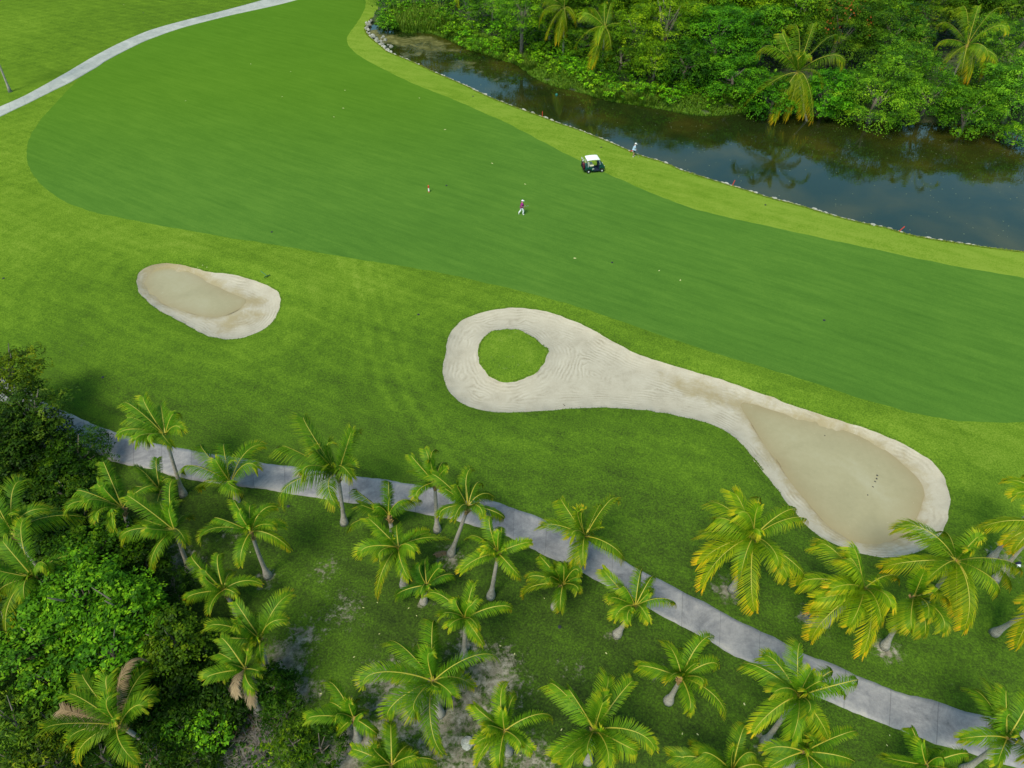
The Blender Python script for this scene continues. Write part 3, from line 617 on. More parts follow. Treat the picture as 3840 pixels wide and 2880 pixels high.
palm('tall coconut palm whose leaning trunk crosses the cart path near the left trees', 'K', (1240, 570), (1375, 1010), [(900, 300), (1070, 255), (850, 570), (1000, 600), (1110, 620), (1350, 400), (1290, 650), (930, 440), (1200, 330), (1370, 520)], bend=.12, seed=1)
palm('short coconut palm with upright fronds standing at the lower kerb of the cart path', 'K', (1735, 925), 2.0, [(1510, 620), (1690, 620), (1990, 615), (1340, 840), (1500, 965), (1945, 800), (1805, 980), (1570, 760)], seed=2, inner=3)
palm('small dark young coconut palm below the path, left of the leaning trunk', 'K', (1205, 985), 1.5, [(1185, 720), (985, 790), (1010, 950), (1290, 880), (1090, 880)], seed=3, tone=-.25, inner=2, lower=1)
palm('coconut palm with bent trunk at the edge of the dark thicket, fronds over the bushes', 'K', (920, 1110), (1040, 1440), [(765, 745), (555, 985), (720, 910), (475, 1150), (705, 1195), (850, 1270), (1190, 940), (860, 860), (640, 1060)], seed=4, bend=.25, tone=-.1)
palm('coconut palm with one long frond hanging down to the left, right of the bent trunk', 'K', (1310, 1280), (1420, 1580), [(925, 1000), (1310, 870), (1220, 1060), (875, 1345), (1118, 1565), (1440, 1180), (1400, 1370), (1060, 1195), (1360, 1040)], seed=5)
palm('coconut palm with strongly curved swollen trunk, leftmost on the open dark lawn', 'K', (1885, 1290), (2010, 1620), [(1590, 1185), (1740, 1030), (2085, 1085), (1480, 1355), (1800, 1560), (2200, 1430), (2150, 1240), (1890, 1080), (2080, 1250), (1960, 1160)], seed=6, bend=.75)
palm('coconut palm with comb-like fronds beside the yellowish rounded tree', 'O', (1680, 330), 2.6, [(1430, 40), (1670, 45), (1390, 400), (1560, 510), (1785, 360), (1975, 275), (1540, 170), (1760, 180), (1500, 300)], seed=7)
palm('coconut palm spreading wide fronds beside the bare sandy patch', 'O', (1960, 700), (2000, 950), [(1755, 390), (2200, 330), (1515, 610), (2165, 540), (1780, 580), (1950, 490), (1960, 860), (1650, 690)], seed=8, lower=1)
palm('coconut palm with dead tan fronds hanging along its trunk', 'O', (1840, 920), (1940, 1240), [(1640, 680), (1870, 700), (1535, 995), (1915, 1085), (1780, 1125), (1620, 800), (1960, 940), (1890, 1200)], seed=9, dead=(4, 7), lower=0)
palm('bright coconut palm cut by the left edge beside the big leafy tree', 'Z', (125, 2165), 4.2, [(95, 1925), (5, 2020), (320, 2090), (-10, 2230), (30, 2430), (90, 2255), (180, 2120), (-70, 2120), (40, 2330)], seed=10, lower=1)
palm('coconut palm at the left edge with a long frond reaching over the dark bushes', 'K', (110, 1310), 4.6, [(205, 885), (-20, 985), (650, 1165), (380, 1105), (-10, 1250), (-150, 1150)], seed=11, lower=1, tone=-.1)
palm('large coconut palm with frayed fronds in front of the big leafy tree at lower left', 'O', (900, 1340), (1130, 1480), [(605, 930), (835, 940), (320, 1385), (505, 1505), (635, 1190), (1160, 885), (1095, 1190), (480, 1095), (560, 1640), (1035, 1640), (415, 1210), (1190, 1100), (1090, 800)], seed=12, dead=(10, 12), tone=.08, Lmin=3)
palm('tall coconut palm with a lopsided crown standing at the lower kerb of the path', 'L', (735, 560), (782, 925), [(480, 110), (890, 200), (290, 340), (450, 550), (278, 805), (712, 790), (845, 575), (500, 250), (690, 300)], seed=13, inner=5)
palm('low coconut palm hiding its own base against the cart path, between two taller palms', 'L', (1115, 870), 1.9, [(855, 650), (1110, 590), (1375, 740), (795, 970), (890, 780), (1000, 800), (1300, 745), (1180, 900)], seed=14, tone=-.1)
palm('slender upright coconut palm with its trunk across the cart path', 'L', (1460, 620), (1480, 980), [(1270, 395), (1385, 360), (1470, 350), (1275, 530), (1315, 735), (1540, 470), (1530, 640), (1390, 480)], seed=15, inner=3)
palm('coconut palm with pale slanting trunk rising from a ring of bare earth below the path', 'L', (1710, 800), (1580, 1160), [(1420, 550), (1660, 545), (1755, 495), (1820, 620), (1525, 660), (1480, 870), (2005, 890), (1915, 720), (1600, 900), (1830, 880), (1640, 640)], seed=16)
palm('full coconut palm with round white trunk base left of the dark young palm', 'L', (1190, 1110), (1230, 1395), [(950, 880), (1180, 930), (1430, 985), (1595, 1035), (885, 1165), (1030, 1180), (1010, 1495), (1270, 1355), (1000, 980), (1320, 1130)], seed=17, tone=.12)
palm('dark young coconut palm with a round base, tucked between larger palms in mid lawn', 'L', (1400, 1390), (1375, 1520), [(1400, 1180), (1625, 1310), (1310, 1240), (1350, 1450), (1510, 1260)], seed=18, tone=-.3, inner=2, lower=1)
palm('bright coconut palm with tall bulb-footed trunk right of the bare earth ring', 'L', (1935, 1150), (1880, 1480), [(1690, 1035), (1880, 850), (1635, 1300), (1850, 1080), (2115, 1340), (2205, 1060), (1960, 940), (2025, 1070), (1810, 1130)], seed=19, tone=.25, inner=4)
palm('coconut palm with frayed brown collar and straight trunk in the middle of the lawn', 'Q', (1690, 540), (1680, 830), [(1385, 340), (1620, 370), (1765, 255), (1800, 370), (2065, 455), (1505, 515), (1835, 745), (1790, 610), (1560, 600)], seed=20, tone=.1)
palm('large coconut palm with long fronds radiating over the sandy patch at lower centre', 'Q', (1450, 1010), 4.0, [(1088, 690), (1480, 620), (1320, 690), (885, 1045), (1135, 965), (1780, 1055), (1600, 1125), (1085, 1315), (1310, 1260), (1530, 1600), (1465, 530), (1975, 830), (1690, 900)], seed=21, Lmin=3.2)
palm('small dusky coconut palm standing alone on bare ground beside the dry brush', 'Q', (855, 1290), (880, 1450), [(630, 1005), (485, 1300), (715, 1420), (1040, 1410), (880, 1130), (970, 1230), (655, 1170)], seed=22, tone=-.1, inner=3, lower=0)
palm('bright coconut palm cut by the bottom edge left of centre', 'Q', (1140, 1640), 3.2, [(815, 1510), (1130, 1300), (1290, 1490), (1500, 1610), (1000, 1560), (1060, 1440), (900, 1720), (1200, 1800), (1330, 1560)], seed=23, tone=.15)
palm('bright coconut palm at bottom centre next to the white limestone lump', 'Rr', (185, 1380), 3.4, [(-65, 1165), (200, 985), (280, 1090), (575, 1290), (410, 1540), (-45, 1650), (150, 1660), (-40, 1480), (320, 1510), (50, 1340)], seed=24, tone=.25)
palm('small bright coconut palm with stubby bulbous trunk right beside the path', 'M', (1165, 1150), (1025, 1365), [(905, 850), (1225, 835), (970, 1095), (1000, 1245), (1490, 1120), (1300, 1000), (1275, 1265), (1060, 1000), (1310, 900), (1110, 1275)], seed=25, tone=.15)
palm('coconut palm with white round trunk base in front of the palm that hides the path', 'M', (625, 985), (562, 1160), [(430, 750), (305, 1080), (600, 1195), (750, 890), (700, 820), (520, 950), (745, 1030), (620, 800), (340, 930)], seed=26, inner=4, lower=1)
palm('golden-green coconut palm whose fronds cover the cart path at mid right', 'M', (790, 625), (745, 850), [(590, 310), (428, 545), (1045, 325), (920, 365), (1110, 815), (680, 610), (700, 860), (740, 420), (870, 620), (775, 850)], seed=27, tone=.35)
palm('coconut palm with bulb-footed trunk alone on dark lawn below the path', 'Rr', (1510, 985), (1410, 1165), [(1160, 890), (1360, 690), (1775, 655), (1805, 895), (1570, 1245), (1870, 1295), (1690, 1020), (1395, 1010), (1560, 760)], seed=28, tone=.15)
palm('wide coconut palm with brown-tipped fronds at lower right of centre', 'Rr', (860, 1375), 4.0, [(490, 1020), (650, 1050), (960, 935), (1175, 985), (930, 1150), (1200, 1545), (805, 1560), (515, 1595), (970, 1660), (1345, 1530), (600, 1660), (1060, 1590)], seed=29, tone=.18, Lmin=3.2)
palm('yellowing coconut palm beside the long bunker, above the cart path', 'N', (185, 630), (20, 1030), [(-180, 345), (30, 275), (240, 305), (535, 405), (615, 480), (-265, 620), (-250, 840), (-230, 1035), (80, 955), (195, 1215), (385, 860), (595, 940), (460, 945), (65, 435), (-140, 490)], seed=30, tone=.6, Lmin=3)
palm('large yellow-tipped coconut palm in front of the sand tip of the long bunker', 'N', (1010, 1020), (710, 1285), [(645, 660), (840, 770), (490, 985), (635, 1095), (595, 1215), (588, 1425), (895, 1315), (1000, 1535), (1290, 930), (1230, 1150), (760, 1010), (1150, 1290), (880, 780)], seed=31, tone=.65, Lmin=3.2)
palm('coconut palm crowded behind the yellow-tipped palm, its pale trunk base showing', 'N', (1385, 1080), (1165, 1450), [(1555, 1035), (1620, 1350), (1665, 1110), (1475, 1385), (1430, 950), (1370, 1330), (1290, 1330), (1500, 1240)], seed=32, tone=.35, Lmin=3)
palm('coconut palm with an orange-brown crown base beside the round end of the long bunker', 'N', (1700, 810), 5.2, [(1215, 545), (1340, 590), (1935, 600), (1120, 860), (1560, 640), (1465, 965), (1710, 1225), (1765, 1355), (2055, 1060), (2150, 1000), (1840, 1190), (2230, 870), (1600, 570), (1780, 640)], seed=33, tone=.45, Lmin=3.4)
palm('coconut palm at the right edge above the white and navy bundle, ochre fronds drooping', 'N', (2330, 540), 6.0, [(1800, 585), (2010, 520), (2050, 690), (2120, 760), (2300, 300), (2500, 700)], seed=34, tone=.5)
palm('coconut palm at the right edge, highest of the three cut off there', 'N', (2340, 330), 6.5, [(2040, 200), (2130, 315), (2200, 150), (2400, 100), (2500, 400)], seed=35, tone=.5, Lmax=3.2, lower=0)
palm('coconut palm with a long pale trunk slanting out of the right edge', 'N', (2420, 1080), (1990, 1345), [(2140, 1480), (2195, 1130), (2250, 1350), (2500, 800), (2600, 1300), (2450, 1500)], seed=36, tone=.55, lower=0)
palm('large coconut palm whose crown hangs over the cart path at lower right', 'S', (520, 1120), (265, 1470), [(540, 690), (75, 855), (1000, 990), (330, 1085), (160, 1405), (760, 1455), (600, 1255), (470, 1460), (710, 1000), (240, 800), (885, 1110), (400, 860), (800, 930)], seed=37, tone=.05, Lmin=3)
palm('coconut palm below the large path-side palm, its crown cut by the bottom edge', 'S', (560, 1540), 3.0, [(985, 1370), (245, 1530), (620, 1440), (975, 1620), (640, 1350), (800, 1580), (290, 1660), (800, 1780), (560, 1800)], seed=38, tone=0)
palm('coconut palm at the bottom edge with one tall frond standing straight up', 'Rr', (1890, 1690), 3.6, [(2005, 1305), (1405, 1570), (1450, 1620), (2085, 1550), (2150, 1680), (1640, 1560), (1800, 1850), (1560, 1480)], seed=39, tone=.1)
palm('coconut palm at the bottom edge with one thin twisted frond leaning over the path', 'S', (1480, 1640), 2.6, [(1355, 1330), (1125, 1565), (1825, 1555), (1620, 1520), (1440, 1490), (1750, 1700), (1400, 1800)], seed=40, tone=.05, inner=2)
palm('coconut palm with rough slanting trunk at the lower right corner, over the path', 'S', (2085, 1440), (1760, 1680), [(1795, 1050), (1925, 980), (1715, 1440), (2180, 1330), (1970, 1290), (2300, 1290), (2250, 1580), (2010, 1640), (2080, 1050), (2250, 1100)], seed=41, tone=.0, Lmin=2.8)
# beyond the water
palm('leaning coconut palm with orange drooping fronds over the far water edge', 'C', (765, 465), (850, 765), [(510, 320), (725, 145), (870, 150), (1040, 235), (1090, 415), (425, 675), (612, 795), (685, 775), (872, 785), (945, 550), (660, 200), (800, 760)], seed=42, tone=.45, zg=-.2, Lmin=3, inner=5)
palm('coconut palm with long drooping fronds high in the upper right forest', 'C', (1850, 290), 7.8, [(1660, 150), (1800, 40), (1930, 25), (2090, 40), (2125, 195), (2060, 400), (1965, 500), (1800, 560), (1690, 440), (1640, 300), (1850, 530), (1990, 360)], seed=43, tone=.35, Lmin=3)
palm('olive coconut palm cut by the top edge, left of two above the water', 'B', (1440, 50), 7.6, [(1265, 165), (1320, 245), (1395, 275), (1525, 160), (1300, 10), (1465, 230), (1490, -60), (1360, -90)], seed=44, tone=.3, Lmin=3)
palm('olive coconut palm with long drooping fronds, right of two above the water', 'B', (1700, 175), 6.6, [(1548, 90), (1505, 300), (1605, 445), (1730, 425), (1838, 185), (1745, 5), (1620, 60), (1650, 270), (1760, 80)], seed=45, tone=.35, Lmin=3)
palm('coconut palm whose pale trunk and one frond show at the top edge above the reeds', 'B', (770, -40), (828, 58), [(768, 55), (690, -20), (850, -90), (730, -120), (860, 0)], seed=46, tone=.3, zg=.4, lower=0)
palm('dim coconut palm half hidden behind the red-flowered tree', 'C', (1540, 265), 5.6, [(1390, 290), (1475, 150), (1610, 150), (1650, 250), (1540, 380), (1430, 200)], seed=47, tone=-.1, lower=1)
palm('coconut palm whose bare trunk slants in at the left edge beyond the upper path', 'A', (-150, 60), (65, 585), [(-260, -60), (-180, -120), (-100, -90), (-300, 60), (-260, 160), (-40, 0)], seed=48, lower=0)

# ------------------------------------------------------------------ broad-leaved trees and shrubs
def leaf_cloud(cent, nrmv, size, r, asp=.5):
    k = len(cent)
    d = nrm(np.cross(nrmv, r.normal(size=(k, 3)))); wv_ = np.cross(nrmv, d)
    sz = (size * r.uniform(.65, 1.35, k))[:, None]
    a = cent - d * sz * .5; b_ = cent + wv_ * sz * asp * .5 - nrmv * sz * .08; c_ = cent + d * sz * .5 - nrmv * sz * .14; e = cent - wv_ * sz * asp * .5 - nrmv * sz * .08
    return np.stack([a, b_, c_, e], 1).reshape(-1, 3), np.arange(4 * k).reshape(k, 4)
CROWNS = {}
def crown_mesh(kind, rad, var):
    key = (kind, round(rad * 2) / 2 if rad > 1.5 else round(rad * 4) / 4, var)
    if key in CROWNS: return CROWNS[key]
    r = np.random.default_rng(abs(hash((kind, key[1], var))) % 99991 if False else int(key[1] * 100) + var * 7919 + len(kind) * 31)
    size, asp, dens, nlobe = dict(broad=(.23, .52, 40, 28), fine=(.19, .45, 46, 30), feathery=(.24, .28, 40, 26), small=(.16, .7, 52, 32), shrub=(.24, .55, 34, 10), vine=(.22, .7, 36, 30))[kind]
    Rr_ = key[1]
    if Rr_ < 1.5: size *= .8
    lobes = []
    for i in range(nlobe):
        g = i + .5; ph = math.acos(1 - 1.55 * g / nlobe); th = math.pi * (1 + 5 ** .5) * g
        o = np.array([math.sin(ph) * math.cos(th), math.sin(ph) * math.sin(th), math.cos(ph) * .8]); q = r.uniform(.58, .92)
        lobes.append((o * q * Rr_ + r.normal(0, .05, 3) * Rr_, Rr_ * r.uniform(.20, .40)))
    P_ = []; Nn = []; tt = []
    for li, (c0, lr) in enumerate(lobes):
        k = int(dens * 4 * math.pi * lr * lr * .62); v = nrm(r.normal(size=(k, 3))); v[:, 2] = np.where(v[:, 2] < -.35, -v[:, 2], v[:, 2])
        # twig clumps break the surface
        cl = nrm(r.normal(size=(9 + int(lr * 7), 3))); cl[:, 2] = np.abs(cl[:, 2]) * .9 - .15
        near = (v @ cl.T).max(1); rr = lr * (.45 + .62 * sstep((near - .72) / .25) + r.normal(0, .07, k))
        P_.append(c0 + v * rr[:, None]); n_ = nrm(v * .8 + np.array([0, 0, .7]) + r.normal(0, .42, (k, 3))); Nn.append(n_)
        ci = (v @ cl.T).argmax(1); tt.append(np.clip(.52 + r.uniform(-.12, .12) + r.uniform(-.30, .34, len(cl))[ci] + r.uniform(-.17, .17, k), 0, 1))
    P_ = np.vstack(P_); Nn = np.vstack(Nn); tt = np.concatenate(tt)
    V, Fc = leaf_cloud(P_, Nn, size, r, asp)
    CROWNS[key] = (mesh('crown', V, Fc, [M_LEAF], attrs=dict(tint=('FACE', tt))), Rr_); return CROWNS[key]
TRUNKS = {}
def trunk_mesh(var):
    if var in TRUNKS: return TRUNKS[var]
    r = np.random.default_rng(var + 5); mb = MB()
    mb.tube([(0, 0, 0), (r.uniform(-.06, .06), r.uniform(-.06, .06), .5), (0, 0, 1.0)], [.10, .07, .05], 8)
    for i in range(7):
        a = i * 2.4 + r.uniform(-.3, .3); e = r.uniform(.35, 1.0); z_ = r.uniform(.45, .95); l = r.uniform(.45, .8)
        d = np.array([math.cos(a) * math.cos(e), math.sin(a) * math.cos(e), math.sin(e)])
        mb.tube([(0, 0, z_), d * l * .5 + [0, 0, z_ + .03], d * l + [0, 0, z_ + .12]], [.042, .028, .008], 6)
    TRUNKS[var] = mb.me('trunk', M_WOOD, True); return TRUNKS[var]
def tree(name, label, cat, c, p, rpx, kind, col, group, hz=None, flat=.85, var=0, trunk=True, zc=None):
    q = px(c, p)
    for _ in range(3):
        zc_ = zc if zc is not None else 2.5
        d = ray(q); t = (zc_ - CAMZ) / d[2]; Cn = CP + d * t; rm = rpx * np.linalg.norm(Cn - CP) / FPX
        if zc is None: zc = max(.45 * rm, rm * .9 if hz is None else hz)
    d = ray(q); t = (zc - CAMZ) / d[2]; Cn = CP + d * t; rm = rpx * np.linalg.norm(Cn - CP) / FPX
    z0 = gz(Cn[0], Cn[1])
    root = thing(name, label, cat, (Cn[0], Cn[1], z0), 0, group)
    me, r0 = crown_mesh(kind, rm, var); s = rm / r0
    put('crown', me, root, loc=(0, 0, Cn[2] - z0), rot=(0, 0, random.uniform(0, 6.28)), scale=(s, s, s * flat), color=col)
    if trunk:
        h = max(.5, Cn[2] - z0 + .1 * rm); put('trunk', trunk_mesh(var), root, rot=(0, 0, random.uniform(0, 6.28)), scale=(rm * .75, rm * .75, h))
    return root
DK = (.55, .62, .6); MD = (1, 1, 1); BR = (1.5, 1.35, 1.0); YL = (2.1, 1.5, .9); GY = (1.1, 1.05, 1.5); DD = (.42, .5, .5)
NB = 'trees and bushes of the thicket at lower left'
for a in [
    ('tree', 'yellow-topped tree at the left edge above the cart path', 'K', (70, 110), 105, 'fine', YL, 4.5),
    ('tree', 'grey-green feathery tree hiding the start of the cart path', 'K', (250, 400), 120, 'feathery', GY, 3.6),
    ('tree', 'light green tree at the left edge under the yellow-topped tree', 'K', (80, 260), 95, 'feathery', BR, 3.4),
    ('tree', 'dark small-leaved tree at the left edge beside the grey-green feathery tree', 'K', (40, 560), 120, 'small', DK, 3.2),
    ('bush', 'dark bush below the grey-green feathery tree, touching the path', 'K', (330, 640), 110, 'fine', DK, 2.0),
    ('bush', 'spiky dark bush at the lower kerb where the path leaves the trees', 'K', (590, 720), 105, 'feathery', (.6, .8, .6), 1.6),
    ('bush', 'round olive bush below the spiky dark bush', 'K', (385, 810), 65, 'small', (1.0, .95, .6), 1.6),
    ('bush', 'dark bush at the left edge below the small-leaved tree', 'K', (90, 850), 95, 'small', DK, 1.8),
    ('bush', 'olive round-topped bush left of the bent-trunk palm', 'K', (420, 960), 95, 'small', (.85, .9, .55), 1.5),
    ('bush', 'small dark green bush right of the olive round-topped bush', 'K', (640, 920), 55, 'fine', (.7, .85, .6), 1.2),
    ('bush', 'dark low bush under the long frond at the left', 'K', (290, 1080), 100, 'small', DK, 1.2),
    ('bush', 'black-green bush in the hollow behind the big leafy tree', 'K', (560, 1130), 95, 'fine', DD, .9),
    ('tree', 'dark leafy tree between the bent trunk and the big leafy tree', 'K', (720, 1440), 150, 'broad', (.62, .72, .5), 2.2),
    ('tree', 'dark leafy tree just right of the left-edge palm', 'K', (480, 1330), 110, 'broad', DD, 2.0),
    ('tree', 'big bright leafy tree filling the lower left', 'O', (620, 420), 165, 'broad', (1.05, 1.25, .8), 4.0),
    ('tree', 'bright leafy crown on the right shoulder of the big leafy tree', 'O', (960, 470), 130, 'broad', (1.0, 1.2, .75), 3.9),
    ('tree', 'bright leafy crown hanging lowest in front of the big leafy tree', 'O', (830, 790), 125, 'broad', (1.15, 1.4, .85), 3.6),
    ('tree', 'leafy crown at the left flank of the big leafy tree', 'O', (330, 730), 140, 'broad', (1.0, 1.15, .85), 3.5),
    ('tree', 'leafy light crown below the left flank of the big leafy tree', 'O', (390, 1000), 85, 'broad', (1.0, 1.1, .8), 3.0),
    ('tree', 'rounded yellow-green small-leaved tree right of the big leafy tree', 'O', (1290, 690), 120, 'small', (1.25, 1.15, .8), 3.4),
    ('bush', 'dark green bush under the rounded yellow-green tree', 'O', (1330, 950), 95, 'fine', DK, 1.8),
    ('bush', 'blue-green bush between the big leafy tree and the comb-frond palm', 'O', (1290, 300), 75, 'feathery', (.6, .75, .8), 1.6),
    ('bush', 'dusky bush at the foot of the curved lawn palm', 'O', (1200, 190), 55, 'feathery', (.7, .8, .8), 1.0),
    ('tree', 'very dark feathery tree at the left edge below the big leafy tree', 'O', (110, 880), 140, 'feathery', DD, 2.6),
    ('tree', 'dark feathery tree left of the large frayed palm', 'O', (220, 1160), 90, 'feathery', DK, 2.2),
    ('tree', 'pale blue-green feathery tree at the left edge near the bottom', 'O', (130, 1340), 110, 'feathery', (1.5, 1.45, 1.7), 2.6),
    ('bush', 'pale yellow-green feathery bush at the bottom left corner', 'O', (290, 1540), 80, 'feathery', (2.2, 1.6, 1.2), 2.0),
    ('bush', 'dull feathery bush in the very corner at bottom left', 'O', (100, 1600), 85, 'feathery', (1.3, 1.2, 1.2), 1.8),
    ('bush', 'dark feathery bush at the bottom edge left of the large frayed palm', 'O', (430, 1620), 75, 'feathery', DK, 1.5),
    ('bush', 'black-green bush behind the large frayed palm', 'O', (1330, 1160), 120, 'fine', DD, 1.2),
    ('bush', 'dark bush left of the dead-frond palm foot', 'O', (1640, 1180), 115, 'fine', DD, 1.1),
    ('bush', 'mid green bush right of the large frayed palm', 'O', (1360, 1360), 70, 'broad', (.8, 1.0, .8), 1.4),
    ('bush', 'light leafy bush amid the dark bushes at the bottom', 'O', (1600, 1390), 75, 'broad', (1.2, 1.4, .95), 1.4),
    ('bush', 'dark low bush at the bottom edge under the light leafy bush', 'O', (1450, 1580), 85, 'fine', DK, .9),
    ('bush', 'dark bush spreading right of the dead-frond palm', 'Q', (260, 1060), 85, 'fine', (.6, .8, .65), 1.0),
    ('bush', 'dark feathery bush below the spreading dark bush', 'Q', (330, 1230), 80, 'feathery', (.6, .78, .65), 1.0),
    ('bush', 'yellow-green feathery bush beside the dry grey brush', 'Q', (400, 1480), 85, 'feathery', (1.7, 1.5, .9), 1.5),
    ('bush', 'dark green bush at the bottom edge left of the bottom palm', 'Q', (600, 1510), 95, 'feathery', (.75, .9, .7), 1.1),
    ('bush', 'lime leafy sprig bush inside the dry grey brush', 'Q', (170, 1560), 45, 'shrub', (2.0, 1.8, .8), .9),
]:
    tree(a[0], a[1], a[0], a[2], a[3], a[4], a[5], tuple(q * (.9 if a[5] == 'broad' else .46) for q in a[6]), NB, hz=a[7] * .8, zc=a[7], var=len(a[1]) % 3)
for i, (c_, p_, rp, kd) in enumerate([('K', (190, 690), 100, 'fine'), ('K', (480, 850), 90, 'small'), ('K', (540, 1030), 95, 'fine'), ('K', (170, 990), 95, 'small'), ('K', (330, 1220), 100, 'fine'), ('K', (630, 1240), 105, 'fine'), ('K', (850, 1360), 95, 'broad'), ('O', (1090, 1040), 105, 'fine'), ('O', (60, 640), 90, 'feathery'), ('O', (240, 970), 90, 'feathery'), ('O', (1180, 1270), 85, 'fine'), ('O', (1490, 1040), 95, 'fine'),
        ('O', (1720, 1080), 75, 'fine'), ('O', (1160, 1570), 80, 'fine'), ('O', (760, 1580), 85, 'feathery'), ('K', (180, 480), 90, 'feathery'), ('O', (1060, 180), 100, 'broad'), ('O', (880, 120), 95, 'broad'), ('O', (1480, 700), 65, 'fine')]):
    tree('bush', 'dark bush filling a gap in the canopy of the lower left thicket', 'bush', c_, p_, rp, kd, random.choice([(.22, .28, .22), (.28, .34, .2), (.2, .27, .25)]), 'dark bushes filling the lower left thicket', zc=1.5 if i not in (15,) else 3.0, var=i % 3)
FB = 'trees of the forest beyond the pond'
for a in [
    ('large dark glossy tree with drooping bright leaf tips over the far bank', 'C', (250, 250), 145, 'broad', (.8, 1.15, .75), 5.0, .95),
    ('glossy leafy tree at the water right of the grassy far bank', 'C', (350, 500), 115, 'broad', (.72, 1.05, .75), 2.4, .9),
    ('dark leafy tree left of the large glossy tree', 'C', (60, 420), 110, 'broad', (.6, .85, .75), 3.2, .9),
    ('green leafy tree rising directly left of the leaning far-bank palm', 'C', (560, 210), 115, 'broad', (.75, 1.0, .8), 5.2, .9),
    ('dark leafy tree under the leaning far-bank palm', 'C', (620, 610), 105, 'broad', (.62, .95, .6), 2.0, .9),
    ('dark leafy tree right of the leaning far-bank palm, low over the water', 'C', (950, 620), 105, 'broad', (.7, 1.1, .6), 2.0, 1.0),
    ('red-flowered tree in the forest behind the leaning palm', 'C', (1040, 200), 150, 'fine', (.95, .95, .9), 5.5, .9),
    ('light green spreading tree hanging over the water at right', 'C', (1270, 640), 135, 'fine', (1.35, 1.4, 1.15), 2.6, 1.1),
    ('light green tree top behind the spreading water-edge tree', 'C', (1440, 430), 95, 'fine', (1.2, 1.35, 1.2), 4.4, 1.0),
    ('dull green tree right of the spreading water-edge tree', 'C', (1600, 620), 110, 'fine', (.75, .95, .75), 2.6, 1.0),
    ('green bushy tree dipping to the water below the upper right palm', 'C', (1850, 740), 95, 'fine', (.95, 1.15, .9), 1.9, 1.0),
    ('hazy light green tree at the right edge beyond the water', 'C', (2160, 600), 115, 'fine', (1.2, 1.35, 1.4), 3.6, 1.0),
    ('tall light green tree at the right edge under the top corner', 'C', (2150, 330), 110, 'feathery', (1.25, 1.35, 1.2), 5.5, 1.0),
    ('small light bush at the right edge touching the water', 'C', (2170, 860), 50, 'fine', (1.2, 1.35, 1.0), 1.0, 1.0),
    ('shadowed tree between the upper right palm and the water bushes', 'C', (2000, 560), 110, 'fine', DK, 2.4, 1.0),
    ('dark tree in the top right corner', 'C', (2150, 60), 120, 'fine', (.8, .85, .7), 6.5, .9),
    ('feathery olive tree at the top edge right of the upper right palm', 'C', (1650, 60), 110, 'feathery', (1.1, .95, .6), 6.5, .9),
    ('vine-covered tree at the top edge behind the red-flowered tree', 'C', (760, 110), 120, 'vine', (1.2, 1.1, .7), 6.5, .9),
    ('shaded tree left of the upper right palm', 'C', (1350, 230), 120, 'fine', (.75, .95, .85), 5.2, .9),
    ('olive vine-hung tree at the top edge above the glossy trees', 'C', (500, 30), 110, 'vine', (1.3, 1.1, .6), 7.0, .9),
    ('dark tree at the top edge above the upper right palm', 'C', (1200, 20), 120, 'vine', (.95, .95, .6), 7.0, .9),
    ('tree behind the fronds of the upper right palm at the top edge', 'C', (1900, 10), 120, 'fine', (.8, .9, .7), 6.8, .9),
    ('dark tree at the top edge just left of the vine-hung tree', 'C', (180, 10), 120, 'broad', (.8, .95, .7), 7.0, .9),
    ('feathery light tree right of the two forest palms', 'B', (2100, 130), 125, 'feathery', (1.5, 1.25, .6), 5.6, .9),
    ('feathery olive tree behind the right one of the two forest palms', 'B', (1900, 240), 115, 'feathery', (1.35, 1.2, .6), 4.6, .9),
    ('small feathery tree in front of the forest, right of the long drooping fronds', 'B', (2020, 400), 85, 'feathery', (1.35, 1.2, .6), 3.4, 1.0),
    ('olive tree at the top edge between the two forest palms', 'B', (1580, 30), 100, 'feathery', (1.2, 1.1, .6), 5.8, .9),
    ('mid green tree left of the two forest palms', 'B', (1170, 90), 100, 'feathery', (1.1, 1.15, .6), 4.6, .9),
    ('dark tree at the top edge over the bare trunks', 'B', (980, 20), 85, 'fine', (.75, .9, .6), 4.0, .9),
    ('shadowed tree between the two forest palms', 'B', (1570, 250), 95, 'fine', DK, 3.0, .9),
    ('dark tree under the left one of the two forest palms', 'B', (1350, 210), 90, 'fine', (.7, .85, .6), 3.0, .9),
    ('dark tree at the foot of the right one of the two forest palms', 'B', (1800, 380), 90, 'fine', DK, 2.6, .9),
    ('tree at the top edge right of the right forest palm', 'B', (1850, 30), 110, 'vine', (1.0, 1.0, .7), 6.2, .9),
    ('round dark green bush standing in the cove of the pond', 'B', (305, 145), 38, 'small', (1.1, 1.3, 1.0), 1.1, 1.0),
]:
    k_ = random.uniform(.68, 1.22); tree('tree', a[0], 'tree', a[1], a[2], a[3], a[4], tuple(q * k_ for q in a[5]), FB, zc=a[6] + (1.4 if a[1] == 'B' and a[6] > 4 and not 1250 < a[2][0] < 1960 else 0), flat=a[7], var=len(a[0]) % 3)
for i, (x, y, kd) in enumerate([(60, -70, 'vine'), (330, -80, 'broad'), (620, -70, 'vine'), (900, -70, 'fine'), (1080, 30, 'fine'), (1350, -70, 'vine'), (1600, -60, 'feathery'), (1800, -80, 'fine'), (2050, -70, 'fine'), (-150, -60, 'feathery'), (-330, -70, 'vine'), (-500, -60, 'feathery'), (-650, -50, 'fine'), (-820, -60, 'feathery')]):
    tree('tree', 'green tree of the deep forest whose crown is cut by the top edge', 'tree', 'C', (x, y + 30), 125, kd, (random.uniform(.85, 1.25), random.uniform(.9, 1.15), .7), 'trees of the deep forest at the top edge', zc=random.uniform(6.6, 8.2), flat=.9, var=i % 3)
